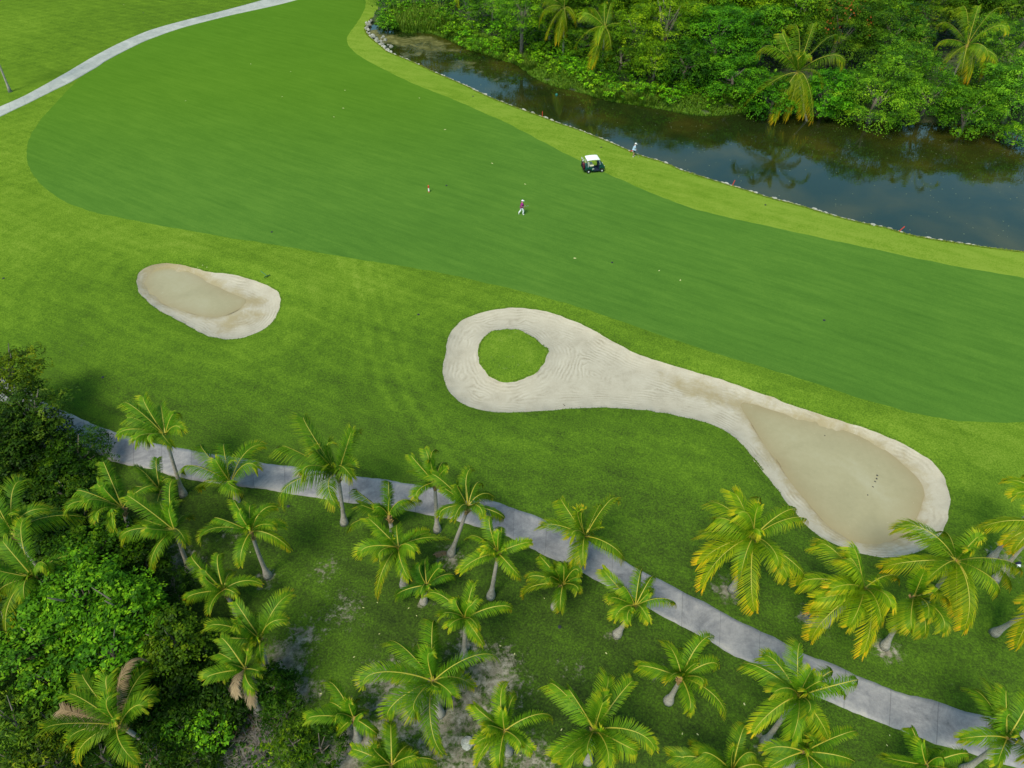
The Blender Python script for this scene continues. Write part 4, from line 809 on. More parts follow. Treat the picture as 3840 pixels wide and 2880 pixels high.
# rows of trees deeper in the same forest, cut by the top edge
# orange-red blossoms are part of the flowering tree
ft = next(o for o in COL.objects if o.get('label', '').startswith('red-flowered'))
cr_ = next(ch for ch in ft.children if ch.name.startswith('crown'))
r = np.random.default_rng(3); k = 420; v = nrm(r.normal(size=(k, 3))); v[:, 2] = np.abs(v[:, 2]); cl = nrm(r.normal(size=(16, 3))); cl[:, 2] = np.abs(cl[:, 2])
v = v[(v @ cl.T).max(1) > .95]; V, Fc = leaf_cloud(v * (cr_.scale[0] * 5.0) * r.uniform(.85, 1.0, (len(v), 1)), nrm(v + r.normal(0, .4, v.shape)), .28, r, .8)
put('blossom', mesh('blossom', V, Fc, [M_FLOWER], attrs=dict(tint=('FACE', r.uniform(0, 1, len(v))))), ft, loc=cr_.location, color=(1, 1, 1))
SB = 'bushy shrubs in the belt between forest and pond'
shr = [((840, 190), 1), ((930, 150), 0), ((1010, 210), 1), ((1080, 290), 1), ((1180, 250), 0), ((1250, 340), 1), ((1330, 330), 1), ((1380, 420), 1), ((1460, 400), 1), ((1530, 450), 1), ((1600, 500), 1), ((1650, 560), 1), ((1720, 500), 0), ((1770, 580), 1), ((1850, 560), 1), ((1900, 500), 1), ((1960, 590), 1), ((2050, 560), 0), ((2100, 610), 1), ((2180, 590), 1), ((1120, 190), 0), ((760, 120), 0), ((900, 80), 0), ((1000, 110), 0), ((1420, 330), 1), ((1500, 350), 0), ((1620, 430), 1),
       ((720, 190), 1), ((800, 240), 1), ((880, 290), 1), ((980, 320), 1), ((1120, 370), 1), ((1050, 160), 0), ((650, 90), 0), ((690, 150), 0), ((540, 60), 0), ((430, 50), 0), ((360, 70), 0), ((2190, 520), 0), ((2130, 500), 0), ((1680, 440), 0), ((1230, 210), 0), ((1290, 270), 0), ((300, 60), 0), ((600, 30), 0), ((700, 40), 0), ((820, 30), 0)]
for i, (p, br) in enumerate(shr):
    tree('shrub', 'bright leafy shrub in the row nearest the far water edge' if br else 'duller green shrub set back among the bright shrubs of the far bank', 'shrub', 'B', p, random.uniform(30, 44), 'shrub', (random.uniform(1.35, 1.8), random.uniform(1.55, 1.9), .9) if br else (random.uniform(.9, 1.2), random.uniform(1.1, 1.35), .75), SB, zc=1.0 if br else 1.1, flat=1.0, var=i % 3, trunk=False)

k0 = int(.62 * len(far_shore)); got = 0
while got < 75:
    i = random.randrange(int(.06 * len(far_shore)), k0); t = far_shore[i + 1] - far_shore[i]; nn = np.array([-t[1], t[0]]) / np.linalg.norm(t); d_ = random.uniform(1.6, 8.5); q = far_shore[i] + nn * d_
    if not inside(q[None], far_bank)[0]: q = far_shore[i] - nn * d_
    if not inside(q[None], far_bank)[0] or dist(q[None], far_shore, False)[0] < 1.3: continue
    z0 = gz(*q); br = d_ < 5.5; me, r0 = crown_mesh('shrub', 1.25, got % 3); sx = random.uniform(.7, 1.15); got += 1
    rt = thing('shrub', 'bright leafy shrub in the row nearest the far water edge' if br else 'duller green shrub set back among the bright shrubs of the far bank', 'shrub', (q[0], q[1], z0), 0, SB)
    put('crown', me, rt, loc=(0, 0, .55 * sx), rot=(0, 0, random.uniform(0, 6)), scale=(sx, sx, sx * .95), color=(random.uniform(1.2, 1.6), random.uniform(1.35, 1.75), .85) if br else (random.uniform(.8, 1.1), random.uniform(1.0, 1.25), .7))
for i, X_ in enumerate(np.linspace(-24, 30, 13)):
    Y_ = 141 + 4 * math.sin(i * 2.1); zc_ = random.uniform(6.2, 8.0); rt = thing('tree', 'green tree of the deep forest whose crown is cut by the top edge', 'tree', (X_, Y_, gz(X_, Y_)), 0, 'trees of the deep forest at the top edge')
    me, r0 = crown_mesh(('fine', 'vine', 'feathery')[i % 3], 4.5, i % 3); s = 4.6 / r0
    put('crown', me, rt, loc=(0, 0, zc_), rot=(0, 0, i * 1.3), scale=(s, s, s * 1.05), color=(random.uniform(.85, 1.25), random.uniform(.95, 1.2), .7)); put('trunk', trunk_mesh(i % 3), rt, scale=(2.6, 2.6, zc_))
for lab, p_, rp in [('tall bright shrub hiding the foot of the left forest palm', (1440, 215), 58), ('tall bright shrub hiding the foot of the right forest palm', (1690, 335), 58), ('rounded bright shrub between the feet of the two forest palms', (1560, 300), 52), ('bright shrub mound below the trees left of the two forest palms', (1180, 200), 60)]:
    tree('shrub', lab, 'shrub', 'B', p_, rp, 'shrub', (1.4, 1.6, .85), SB, zc=1.9, flat=1.0, var=rp % 3)
# ground cover and tall grass: nobody could count the blades
def region_scatter(n, test, x0, x1, y0, y1, r):
    out = []
    while sum(map(len, out)) < n:
        X = np.stack([r.uniform(x0, x1, 4 * n), r.uniform(y0, y1, 4 * n)], 1); out.append(X[test(X)])
    return np.vstack(out)[:n]
r = np.random.default_rng(21)
X = region_scatter(42000, lambda X: inside(X, far_bank) & (dist(X, far_shore, False) > .5) & (np.abs(X[:, 0]) < X[:, 1] * .80 + 12) & (X[:, 1] < 185), -40, 130, 45, 185, r)
zz = ground_z(X); hgt = r.uniform(.05, 1.0, len(X)) ** 1.3 * 2.2 * sstep(dist(X, far_shore, False) / 5)
V, Fc = leaf_cloud(np.column_stack([X, zz + hgt + .05]), nrm(np.array([0, 0, 1.0]) + r.normal(0, .5, (len(X), 3))), .42, r, .6)
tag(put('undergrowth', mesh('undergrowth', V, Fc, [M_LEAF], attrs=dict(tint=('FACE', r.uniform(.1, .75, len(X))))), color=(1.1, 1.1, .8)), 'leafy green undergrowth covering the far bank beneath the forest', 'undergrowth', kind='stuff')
low = np.array([gp(px('K', p)) for p in [(-300, 200), (60, 330), (330, 520), (700, 730), (820, 830), (800, 1050), (1000, 1430)]] + [gp(px('O', p)) for p in [(1150, 150), (1350, 330), (1480, 600), (1560, 900)]] + [gp(px('Q', p)) for p in [(200, 950), (420, 1150), (480, 1350), (700, 1550), (760, 1800)]] + [gp((-200, 3100)), gp((-900, 2600)), gp((-700, 1500))])
X = region_scatter(15000, lambda X: inside(X, low), low[:, 0].min(), low[:, 0].max(), low[:, 1].min(), low[:, 1].max(), r)
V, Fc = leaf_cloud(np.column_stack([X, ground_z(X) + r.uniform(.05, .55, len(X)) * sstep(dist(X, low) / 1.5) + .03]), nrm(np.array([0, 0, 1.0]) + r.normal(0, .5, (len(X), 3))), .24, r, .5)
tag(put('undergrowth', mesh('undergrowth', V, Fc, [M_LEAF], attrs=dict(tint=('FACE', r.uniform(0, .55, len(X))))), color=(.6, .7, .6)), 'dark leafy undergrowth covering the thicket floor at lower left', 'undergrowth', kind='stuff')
def blades(name, label, X, h, lean, color, tint, wd=.03):
    k = len(X); z_ = ground_z(X); a = r.uniform(0, 6.28, k); hh = h * r.uniform(.55, 1.2, k); d = np.stack([np.cos(a), np.sin(a), np.zeros(k)], 1); s = np.stack([-np.sin(a), np.cos(a), np.zeros(k)], 1) * wd
    b_ = np.column_stack([X, z_ - .02]); m_ = b_ + d * (lean * .35 * hh)[:, None] + np.array([0, 0, 1]) * (.6 * hh)[:, None]; t_ = b_ + d * (lean * hh)[:, None] + np.array([0, 0, 1]) * (hh * (1 - .25 * lean))[:, None]
    V = np.stack([b_ - s, b_ + s, m_ - s * .9, m_ + s * .9, t_ - s * .15, t_ + s * .15], 1).reshape(-1, 3); o = np.arange(k) * 6
    Fc = np.vstack([np.stack([o, o + 1, o + 3, o + 2], 1), np.stack([o + 2, o + 3, o + 5, o + 4], 1)]); tn = np.clip(tint + r.uniform(-.25, .25, k), 0, 1)
    return tag(put(name, mesh(name, V, Fc, [M_GRASSB], attrs=dict(tint=('FACE', np.concatenate([tn * .6, tn])))), color=color), label, 'grass', kind='stuff')
def along(P, n, w0, w1, lo=0, hi=1):
    Q = P[int(lo * len(P)):int(hi * len(P))]; i = r.integers(0, len(Q) - 1, n); t = Q[i + 1] - Q[i]; nn = np.stack([-t[:, 1], t[:, 0]], 1); nn /= np.linalg.norm(nn, axis=1, keepdims=True) + 1e-9
    X = Q[i] + t * r.uniform(0, 1, (n, 1)) + nn * r.uniform(w0, w1, (n, 1)) ** 1.0; return X
sA = along(far_shore, 46000, -.4, 4.2, 0, .62); sA = sA[inside(sA, far_bank) | (dist(sA, far_shore, False) < .35)]
cl = np.sin(sA[:, 0] * .9) * np.sin(sA[:, 1] * 1.3 + sA[:, 0] * .4)
blades('bank_grass', 'shaggy grass growing down the far bank to the water', sA[cl > -.85], .45, .6, (1.1, 1.35, .6), .50, .04)
reed = np.array([gp(px('B', p), -.3) for p in [(360, 185), (430, 205), (520, 205), (620, 205), (700, 240), (690, 120), (560, 90), (420, 90), (340, 110)]])
X = region_scatter(4200, lambda X: inside(X, reed), reed[:, 0].min(), reed[:, 0].max(), reed[:, 1].min(), reed[:, 1].max(), r)
blades('reeds', 'tall light green reeds behind the shallow end of the pond', X, 1.7, .45, (1.2, 1.35, .7), .5, .035)
X = np.vstack([along(far_shore, 700, -.1, 1.2, .42, .5), along(far_shore, 450, 0, 1.4, .27, .31)])
blades('reeds', 'tall thin reeds at the middle of the far water edge', X, 1.5, .5, (1.1, 1.2, .6), .5, .03)
# tufty grass leaning over the stone edge and round the sand
X = along(near_shore, 9000, -.28, -.02) if not inside(along(near_shore, 50, -.28, -.02), pond).mean() > .5 else along(near_shore, 9000, .02, .28)
blades('edge_grass', 'fringe of grass hanging over the stone edge of the pond', X, .15, .8, (1.35, 1.25, .6), .7, .02)

for P_, lab in ((bunk1, 'ragged turf fringe round the left bunker'), (bunk2, 'ragged turf fringe round the long bunker'), (isle, 'ragged turf fringe round the grass island in the sand')):
    X = along(np.vstack([P_, P_[:1]]), int(len(P_) * 16), -.16, .16); ins = inside(X, P_); X = X[~ins] if P_ is not isle else X[ins]
    blades('turf_fringe', lab, X, .11, .9, (1.0, 1.0, .6), .35, .016)
# ------------------------------------------------------------------ rocks
ROCKS = []
for s in range(6):
    rr = np.random.default_rng(s + 40); mb = MB().ball((0, 0, 0), 1, 9, 6); V = np.array(mb.v)
    pl = nrm(rr.normal(size=(9, 3)))
    for q in pl: dd = V @ q; V = V - np.outer(np.clip(dd - rr.uniform(.55, .85), 0, None), q)
    V += rr.normal(0, .04, V.shape); mb.v = [tuple(p) for p in V]
    ROCKS.append((mb.me('rock', M_ROCK), mb.me('rock', M_ROCKD)))
def rock(label, x, y, z, s, dark, group, sc_=(1, 1, 1)):
    o = put('rock', ROCKS[random.randrange(6)][1 if dark else 0], loc=(x, y, z), rot=(random.uniform(-.3, .3), random.uniform(-.3, .3), random.uniform(0, 6.28)), scale=(s * sc_[0], s * sc_[1], s * sc_[2]))
    return tag(o, label, 'rock', group)
seg = np.linalg.norm(np.diff(near_shore, axis=0), axis=1); cs = np.concatenate([[0], np.cumsum(seg)])
i0 = int(.09 * len(near_shore)); s = cs[i0]; nrock = 0
while s < cs[-1] and nrock < 260:
    x = np.interp(s, cs, near_shore[:, 0]); y = np.interp(s, cs, near_shore[:, 1])
    if abs(x) > y * .74 + 4: break
    t = np.array([np.interp(s + .3, cs, near_shore[:, 0]) - x, np.interp(s + .3, cs, near_shore[:, 1]) - y]); a = math.atan2(t[1], t[0])
    size = random.uniform(.22, .46)
    if random.random() < .95:
        o = rock('pale limestone rock in the row edging the near side of the pond', x + random.uniform(-.05, .12), y + random.uniform(.0, .15), -.10 + random.uniform(-.12, .06), size, random.random() < .12, 'rocks in the row along the near pond edge', (1.1, .6, .42))
        o.rotation_euler = (random.uniform(-.2, .2), random.uniform(-.2, .2), a + random.uniform(-.3, .3)); nrock += 1
    s += size * random.uniform(1.15, 1.7)
for i in range(62):
    pl = [(225, 105), (178, 155), (180, 205), (220, 245), (265, 275), (290, 300), (320, 330)]; k = i % 6; t = random.random()
    p = (pl[k][0] * (1 - t) + pl[k + 1][0] * t + random.uniform(-8, 14), pl[k][1] * (1 - t) + pl[k + 1][1] * t + random.uniform(-7, 7)); q = gp(px('B', p), -.1)
    rock('weathered rock heaped round the cove at the left end of the pond', q[0], q[1], -.15 + random.uniform(-.1, .15), random.uniform(.22, .5), random.random() < .6, 'rocks heaped round the pond cove', (1, .8, .65))
for p in [(285, 232), (275, 240), (268, 262), (300, 255), (318, 285), (335, 295)]:
    q = gp(px('B', p), -.3); rock('dark rock standing in the shallow water of the cove', q[0], q[1], -.38, random.uniform(.3, .5), True, 'rocks in the cove water', (1, .8, .7))
q = gp(px('Q', (1712, 1485))); rock('pale limestone lump on bare ground beside the bright bottom palm', q[0], q[1], gz(*q) + .08, .42, False, None)
q = gp(px('Q', (1685, 1470))); rock('smaller limestone lump touching the pale limestone lump', q[0], q[1], gz(*q) + .05, .26, False, None)
#--PART3--
# ------------------------------------------------------------------ golf cart
M_CARTG = simple('dark_green_paint', (.004, .055, .045), .25, var=.06, spec=.6); M_NAVY = simple('navy_plastic', (.010, .016, .040), .55)
M_WHITE = simple('white_plastic', (.78, .78, .77), .35, var=.03); M_BEIGE = simple('beige_vinyl', (.52, .49, .36), .5, var=.06); M_RUB = simple('black_rubber', (.012, .012, .013), .8)
M_STEEL = simple('grey_metal', (.45, .46, .48), .3, .7); M_BLACK = simple('black_cloth', (.015, .015, .022), .8); M_MAROON = simple('maroon_cloth', (.11, .015, .022), .8)
M_RED = simple('red_paint', (.55, .05, .035), .5); M_WPAINT = simple('white_paint', (.80, .79, .75), .5, var=.03)
m, n, b = new_mat('clear_screen'); b.inputs['Transmission Weight'].default_value = 1.0; b.inputs['Roughness'].default_value = .03; b.inputs['IOR'].default_value = 1.05; b.inputs['Base Color'].default_value = (.85, .95, .95, 1); M_GLASS = m
def text_mesh(name, s, size, mat):
    cu = bpy.data.curves.new(name, 'FONT'); cu.body = s; cu.size = size; cu.extrude = .002; cu.align_x = 'CENTER'; cu.align_y = 'CENTER'
    o = bpy.data.objects.new(name, cu); COL.objects.link(o); bpy.context.view_layer.update()
    me = bpy.data.meshes.new_from_object(o.evaluated_get(bpy.context.evaluated_depsgraph_get())); bpy.data.objects.remove(o); bpy.data.curves.remove(cu)
    me.materials.clear(); me.materials.append(mat); return me
g0 = gp((2206.4, 652.0)); g1 = gp((2256.3, 647.0)); hd = math.atan2(g1[1] - g0[1], g1[0] - g0[0]); cs_ = np.linalg.norm(g1 - g0) / 1.65
def cart():
    f = np.array([math.cos(hd), math.sin(hd)]); l = np.array([-f[1], f[0]]); o = g0 + l * .5
    root = thing('golf_cart', 'dark green golf cart with a white roof parked on the fairway edge', 'golf cart', (o[0], o[1], gz(*o) + .005), hd)
    root.scale = (cs_,) * 3; print('cart scale', cs_)
    mb = MB(); W = .58
    mb.prism([(-.36, .38), (-.42, .62), (-.36, .80), (.30, .82), (.48, .66), (.62, .62), (.66, .30), (.34, .28), (.30, .42), (.16, .52), (-.12, .52), (-.28, .42), (-.32, .34)], -W, W)
    mb.prism([(1.28, .32), (1.30, .86), (1.38, 1.02), (1.52, 1.04), (1.76, .92), (1.96, .70), (2.00, .48), (1.98, .36), (1.93, .36), (1.90, .48), (1.74, .54), (1.52, .54), (1.38, .46), (1.34, .34)], -W + .03, W - .03)
    mb.build('body', M_CARTG, root, bevel=.035)
    mb = MB(); mb.box((.98, 0, .27), (.78, 1.10, .08)); mb.box((.98, .54, .30), (.80, .06, .16)); mb.box((.98, -.54, .30), (.80, .06, .16)); mb.box((1.30, 0, .55), (.06, 1.0, .52)); mb.build('floor', M_NAVY, root, bevel=.01)
    MB().box((1.30, 0, .88), (.12, 1.02, .20)).build('dashboard', M_NAVY, root, bevel=.03)
    MB().box((.34, 0, .89), (.56, 1.04, .14)).build('seat', M_BEIGE, root, bevel=.05)
    MB().box((.02, 0, 1.16), (.13, 1.04, .44), Matrix.Rotation(R(-12), 3, 'Y')).build('backrest', M_BEIGE, root, bevel=.05)
    mb = MB(); prof = [(-.27, 1.62), (-.25, 1.68), (-.12, 1.735), (.4, 1.76), (1.0, 1.74), (1.25, 1.69), (1.31, 1.62), (1.25, 1.61), (.4, 1.66), (-.22, 1.61)]
    mb.prism(prof, -.60, .60); mb.build('roof', M_WHITE, root, bevel=.07)
    for sy in (-1, 1):
        MB().tube([(1.36, sy * .52, .98), (1.24, sy * .54, 1.64)], .018, 8).build('roof_post', M_WHITE, root)
        MB().tube([(-.08, sy * .54, .80), (-.14, sy * .55, 1.25), (-.17, sy * .54, 1.62)], .024, 8).build('roof_post', M_WHITE, root)
        MB().tube([(.10, sy * .53, .98), (-.10, sy * .54, 1.10)], .02, 8).build('armrest', M_BEIGE, root)
        hl = MB().ball((1.92, sy * .38, .70), (.06, .09, .06), 10, 6); hl.build('headlight', M_WHITE, root, True)
    MB().box((1.305, 0, 1.31), (.012, 1.00, .62), Matrix.Rotation(R(-5), 3, 'Y')).build('windscreen', M_GLASS, root)
    mb = MB(); pts = [(1.08 + .05 * math.cos(a), .26 + .17 * math.cos(a), 1.10 + .16 * math.sin(a)) for a in np.linspace(0, 2 * math.pi, 17)]
    pts = [(1.10 + .10 * math.sin(a), .26 + .18 * math.cos(a), 1.10 + .13 * math.sin(a)) for a in np.linspace(0, 2 * math.pi, 17)]
    mb.tube(pts, .014, 6).tube([(1.10, .26, 1.10), (1.30, .26, .85)], .02, 6).tube([(1.10, .09, 1.10), (1.10, .43, 1.10)], .010, 6).build('steering_wheel', M_BLACK, root)
    for x in (0, 1.65):
        for sy in (-1, 1):
            wr = .225; pr = [(-.09, .10), (-.095, .19), (-.07, wr), (.07, wr), (.095, .19), (.09, .10)]
            mb = MB(); K_ = 20; V = [(q * math.cos(a), p, q * math.sin(a)) for p, q in pr for a in np.linspace(0, 2 * math.pi, K_, endpoint=False)]
            mb.add(V, [(i * K_ + j, i * K_ + (j + 1) % K_, ((i + 1) % 6) * K_ + (j + 1) % K_, ((i + 1) % 6) * K_ + j) for i in range(6) for j in range(K_)])
            wo = mb.build('wheel', M_RUB, root, True, loc=(x, sy * .50, wr))
            mb = MB(); V = []
            for p, q in [(.02, .135), (.078, .132), (.060, .10), (.072, .045), (.085, .03)]: V += [(q * math.cos(a), sy * p, q * math.sin(a)) for a in np.linspace(0, 2 * math.pi, K_, endpoint=False)]
            mb.add(V, [(i * K_ + j, i * K_ + (j + 1) % K_, (i + 1) * K_ + (j + 1) % K_, (i + 1) * K_ + j) for i in range(4) for j in range(K_)] + [tuple(range(4 * K_, 5 * K_))]); mb.build('rim', M_WHITE, wo)
    mb = MB(); mb.box((-.50, 0, .46), (.22, .92, .05)); mb.tube([(-.36, -.45, .82), (-.46, -.45, .98), (-.46, .45, .98), (-.36, .45, .82)], .018, 6); mb.build('bag_rack', M_BLACK, root)
    MB().box((2.00, 0, .42), (.06, .9, .10)).build('bumper', M_NAVY, root, bevel=.02)
    put('number', text_mesh('number', '39', .26, M_WPAINT), root, loc=(.52, -W - .003, .53), rot=(R(90), 0, 0))
    def w2(p): q = o + (f * p[0] + l * p[1]) * cs_; return (q[0], q[1], gz(*o) + p[2] * cs_)
    for i, (y, mt, lab) in enumerate([(-.26, M_MAROON, 'maroon and black golf bag strapped behind the cart seat, nearer side'), (.26, M_BLACK, 'black golf bag strapped behind the cart seat, farther side')]):
        bg = thing('golf_bag', lab, 'golf bag', w2((-.53, y, .49)), hd, 'golf bags on the back of the cart'); bg.scale = (cs_,) * 3
        MB().tube([(0, 0, 0), (-.01, 0, .3), (-.05, 0, .62), (-.07, 0, .80)], [.12, .125, .13, .145], 12).build('bag_body', mt, bg, True)
        MB().box((-.15, 0, .30), (.10, .2, .34)).build('pocket', M_BLACK, bg, bevel=.03)
        for k in range(6):
            a = k * 1.05; x0, y0 = .07 * math.cos(a) - .07, .07 * math.sin(a); hgt = .25 + .06 * (k % 3); e = (x0 * 1.3 - .03, y0 * 1.5, .80 + hgt)
            c_ = MB().tube([(x0, y0, .76), e], .008, 5).build('club_shaft', M_STEEL, bg)
            MB().ball((e[0], e[1], e[2] + .02), (.05, .035, .04), 8, 5).build('club_head', M_STEEL if k % 2 else M_WHITE, c_, True)
cart()

# ------------------------------------------------------------------ people
def skin(name, nodes, edges, mat, parent, sub=2):
    names = list(nodes); me = bpy.data.meshes.new(name); me.from_pydata([nodes[k][0] for k in names], [(names.index(a), names.index(b)) for a, b in edges], [])
    o = bpy.data.objects.new(name, me); COL.objects.link(o)
    o.modifiers.new('s', 'SKIN').use_smooth_shade = True; sv = me.skin_vertices[0].data
    for i, k in enumerate(names): r_ = nodes[k][1]; sv[i].radius = (r_, r_) if not hasattr(r_, '__len__') else r_; sv[i].use_root = (i == 0)
    o.modifiers.new('u', 'SUBSURF').levels = sub; bpy.context.view_layer.update()
    m2 = bpy.data.meshes.new_from_object(o.evaluated_get(bpy.context.evaluated_depsgraph_get())); bpy.data.objects.remove(o); bpy.data.meshes.remove(me)
    m2.materials.clear(); m2.materials.append(mat); m2.name = name
    m2.polygons.foreach_set('use_smooth', np.ones(len(m2.polygons), bool)); return put(name, m2, parent)
M_SKIN = simple('skin', (.42, .24, .15), .55, var=.05)
def person(label, loc, rz, J, shirt, legs, long_legs, cap, shoe, scale=1.0):
    root = thing('person', label, 'person', loc, rz); root.scale = (scale,) * 3
    nd = dict(pelvis=((0, 0, .96), (.13, .10)), belly=((.0, 0, 1.12), (.13, .10)), chest=(J['chest'], (.15, .11)), neck=(J['neck'], .055), jaw=(J['jaw'], .075), head=(J['head'], .098), top=(J['top'], .06))
    ed = [('pelvis', 'belly'), ('belly', 'chest'), ('chest', 'neck'), ('neck', 'jaw'), ('jaw', 'head'), ('head', 'top')]
    for s, sy in (('l', 1), ('r', -1)):
        nd['sh' + s] = (J['sh' + s], .062); nd['el' + s] = (J['el' + s], .042); nd['wr' + s] = (J['wr' + s], .028); nd['pm' + s] = (J['pm' + s], (.038, .022))
        nd['hp' + s] = ((0, sy * .095, .90), .085); nd['kn' + s] = (J['kn' + s], .055); nd['an' + s] = (J['an' + s], .038); nd['to' + s] = (J['to' + s], .036)
        ed += [('chest', 'sh' + s), ('sh' + s, 'el' + s), ('el' + s, 'wr' + s), ('wr' + s, 'pm' + s), ('pelvis', 'hp' + s), ('hp' + s, 'kn' + s), ('kn' + s, 'an' + s), ('an' + s, 'to' + s)]
        w_, p_ = np.array(J['wr' + s]), np.array(J['pm' + s]); d = nrm(p_ - w_); sd_ = nrm(np.cross(d, [0.0, 0.3, 1.0])); up_ = np.cross(sd_, d)
        for q in range(4):
            b0 = p_ + d * .035 + sd_ * (q - 1.5) * .02; ln = (.065, .078, .074, .058)[q]
            nd[f'f{q}a' + s] = (tuple(b0), .0095); nd[f'f{q}b' + s] = (tuple(b0 + d * ln * .5 - up_ * .012), .0085); nd[f'f{q}c' + s] = (tuple(b0 + d * ln * .75 - up_ * .036), .0075)
            ed += [('pm' + s, f'f{q}a' + s), (f'f{q}a' + s, f'f{q}b' + s), (f'f{q}b' + s, f'f{q}c' + s)]
        t0 = p_ - d * .01 - sd_ * .035; nd['ta' + s] = (tuple(t0), .011); nd['tb' + s] = (tuple(t0 + d * .04 - sd_ * .018 - up_ * .012), .009); ed += [('pm' + s, 'ta' + s), ('ta' + s, 'tb' + s)]
    h = np.array(J['head']); nd['nose'] = (tuple(h + [.105, 0, -.03]), .016); ed.append(('head', 'nose'))
    for sy, k in ((1, 'earl'), (-1, 'earr')): nd[k] = (tuple(h + [0, sy * .098, -.02]), .02); ed.append(('head', k))
    body = skin('body', nd, ed, M_SKIN, root)
    g = lambda k: np.array(nd[k][0]); lerp = lambda a, b_, t: tuple(g(a) * (1 - t) + g(b_) * t)
    cn = dict(belly=((0, 0, 1.10), (.235, .19)), hem=((0, 0, .90), (.22, .19)), chest=(J['chest'], (.25, .20)), collar=(lerp('chest', 'neck', .75), .075)); ce = [('belly', 'hem'), ('belly', 'chest'), ('chest', 'collar')]
    for s in 'lr': cn['sh' + s] = (J['sh' + s], .11); cn['sl' + s] = (lerp('sh' + s, 'el' + s, .9), .085); ce += [('chest', 'sh' + s), ('sh' + s, 'sl' + s)]
    skin('shirt', cn, ce, shirt, root)
    cn = dict(pelvis=((0, 0, .95), (.15, .12)), waist=((0, 0, 1.03), (.14, .11))); ce = [('pelvis', 'waist')]
    for s, sy in (('l', 1), ('r', -1)):
        cn['hp' + s] = ((0, sy * .095, .88), .105); ce.append(('pelvis', 'hp' + s))
        if long_legs: cn['kn' + s] = (J['kn' + s], .085); cn['an' + s] = (lerp('kn' + s, 'an' + s, .95), .075); ce += [('hp' + s, 'kn' + s), ('kn' + s, 'an' + s)]
        else: cn['kn' + s] = (lerp('hp' + s, 'kn' + s, .85), .095); ce.append(('hp' + s, 'kn' + s))
    skin('trousers' if long_legs else 'shorts', cn, ce, legs, root)
    for s in 'lr':
        a, t = g('an' + s), g('to' + s); hb = a + (a - t) * .25; hb[2] = t[2]
        skin('shoe', dict(a=(tuple(hb), .046), b=(tuple((hb + t) / 2), .048), c=(tuple(t + (t - hb) * .12), .044)), [('a', 'b'), ('b', 'c')], shoe, root)
    ax = nrm(np.array(J['top']) - h); fw = nrm(np.array(J['look'])); c = h + ax * .045
    cp = MB().ball((0, 0, 0), (.122, .112, .085), 14, 8); cp.build('cap', cap, root, True, loc=tuple(c))
    br = MB(); sidev = nrm(np.cross(fw, ax)); V = []
    for k in range(9):
        a = -1.2 + k * .3; e = fw * math.cos(a) + sidev * math.sin(a); V += [c - ax * .005 + e * .095, c - ax * .03 + e * .10 + fw * (.10 * math.cos(a))]
    V2 = [p + ax * .012 for p in V]; F2 = [(2 * k, 2 * k + 1, 2 * k + 3, 2 * k + 2) for k in range(8)]
    br.add(V, [q[::-1] for q in F2]); br.add(V2, F2); br.build('cap_brim', cap, root)
    hr = MB().ball((0, 0, 0), (.108, .104, .085), 12, 7); hr.build('hair', simple('dark_hair', (.03, .022, .018), .8), root, True, loc=tuple(h - fw * .015 - ax * .005))
    for sy in (-1, 1): MB().ball(tuple(h + fw * .092 + sidev * sy * .035 + ax * .002), .011, 8, 5).build('eye', M_BLACK, root, True)
    return root
M_PURP = simple('magenta_cloth', (.30, .012, .19), .7, var=.15); M_LBLUE = simple('pale_blue_cloth', (.42, .56, .75), .7); M_WCL = simple('white_cloth', (.74, .76, .79), .7, var=.06); M_NAVYC = simple('navy_cloth', (.012, .018, .045), .8)
q = gp((1957, 804)); z0 = gz(*q)
JA = dict(chest=(.02, 0, 1.36), neck=(.04, 0, 1.51), jaw=(.075, 0, 1.57), head=(.06, 0, 1.66), top=(.05, 0, 1.75), look=(1, -.1, 0),
          shl=(.02, .19, 1.42), ell=(.02, .28, 1.14), wrl=(.24, .16, 1.07), pml=(.32, .11, 1.07), shr=(.02, -.19, 1.42), elr=(-.10, -.28, 1.16), wrr=(.10, -.27, 1.06), pmr=(.18, -.24, 1.06),
          knl=(-.10, .10, .50), anl=(-.36, .10, .12), tol=(-.27, .10, .045), knr=(.16, -.10, .50), anr=(.11, -.10, .09), tor=(.24, -.10, .045))
person('golfer in magenta shirt, white trousers and white cap walking across the fairway', (q[0], q[1], z0), R(4), JA, M_PURP, M_WCL, True, M_WCL, M_WCL, .98)
cl_ = thing('golf_club', 'golf club held level in the hands of the golfer in magenta', 'golf club', (q[0] + .24, q[1] - .13, z0 + 1.035), R(14))
MB().tube([(-.42, 0, .0), (.42, 0, .02)], .009, 6).build('shaft', M_STEEL, cl_); MB().tube([(-.44, 0, 0), (-.12, 0, .006)], .017, 6).build('grip', M_BLACK, cl_); MB().box((.44, .03, .02), (.04, .10, .05)).build('club_head', M_STEEL, cl_, bevel=.012)
q = gp((2375, 587)); z0 = gz(*q)
JB = dict(chest=(.03, 0, 1.36), neck=(.07, 0, 1.50), jaw=(.115, 0, 1.55), head=(.11, 0, 1.64), top=(.10, 0, 1.73), look=(1, 0, -.25),
          shl=(.04, .19, 1.42), ell=(.10, .24, 1.14), wrl=(.24, .08, .98), pml=(.28, .03, .91), shr=(.04, -.19, 1.42), elr=(.06, -.25, 1.13), wrr=(.20, -.08, .96), pmr=(.26, -.04, .88),
          knl=(.05, .12, .49), anl=(.10, .15, .09), tol=(.22, .17, .045), knr=(.01, -.12, .49), anr=(-.07, -.14, .09), tor=(.03, -.19, .045))
person('golfer in pale blue shirt, navy shorts and white cap at the stone water edge', (q[0], q[1], z0), R(-8), JB, M_LBLUE, M_NAVYC, False, M_WCL, M_WCL, .98)
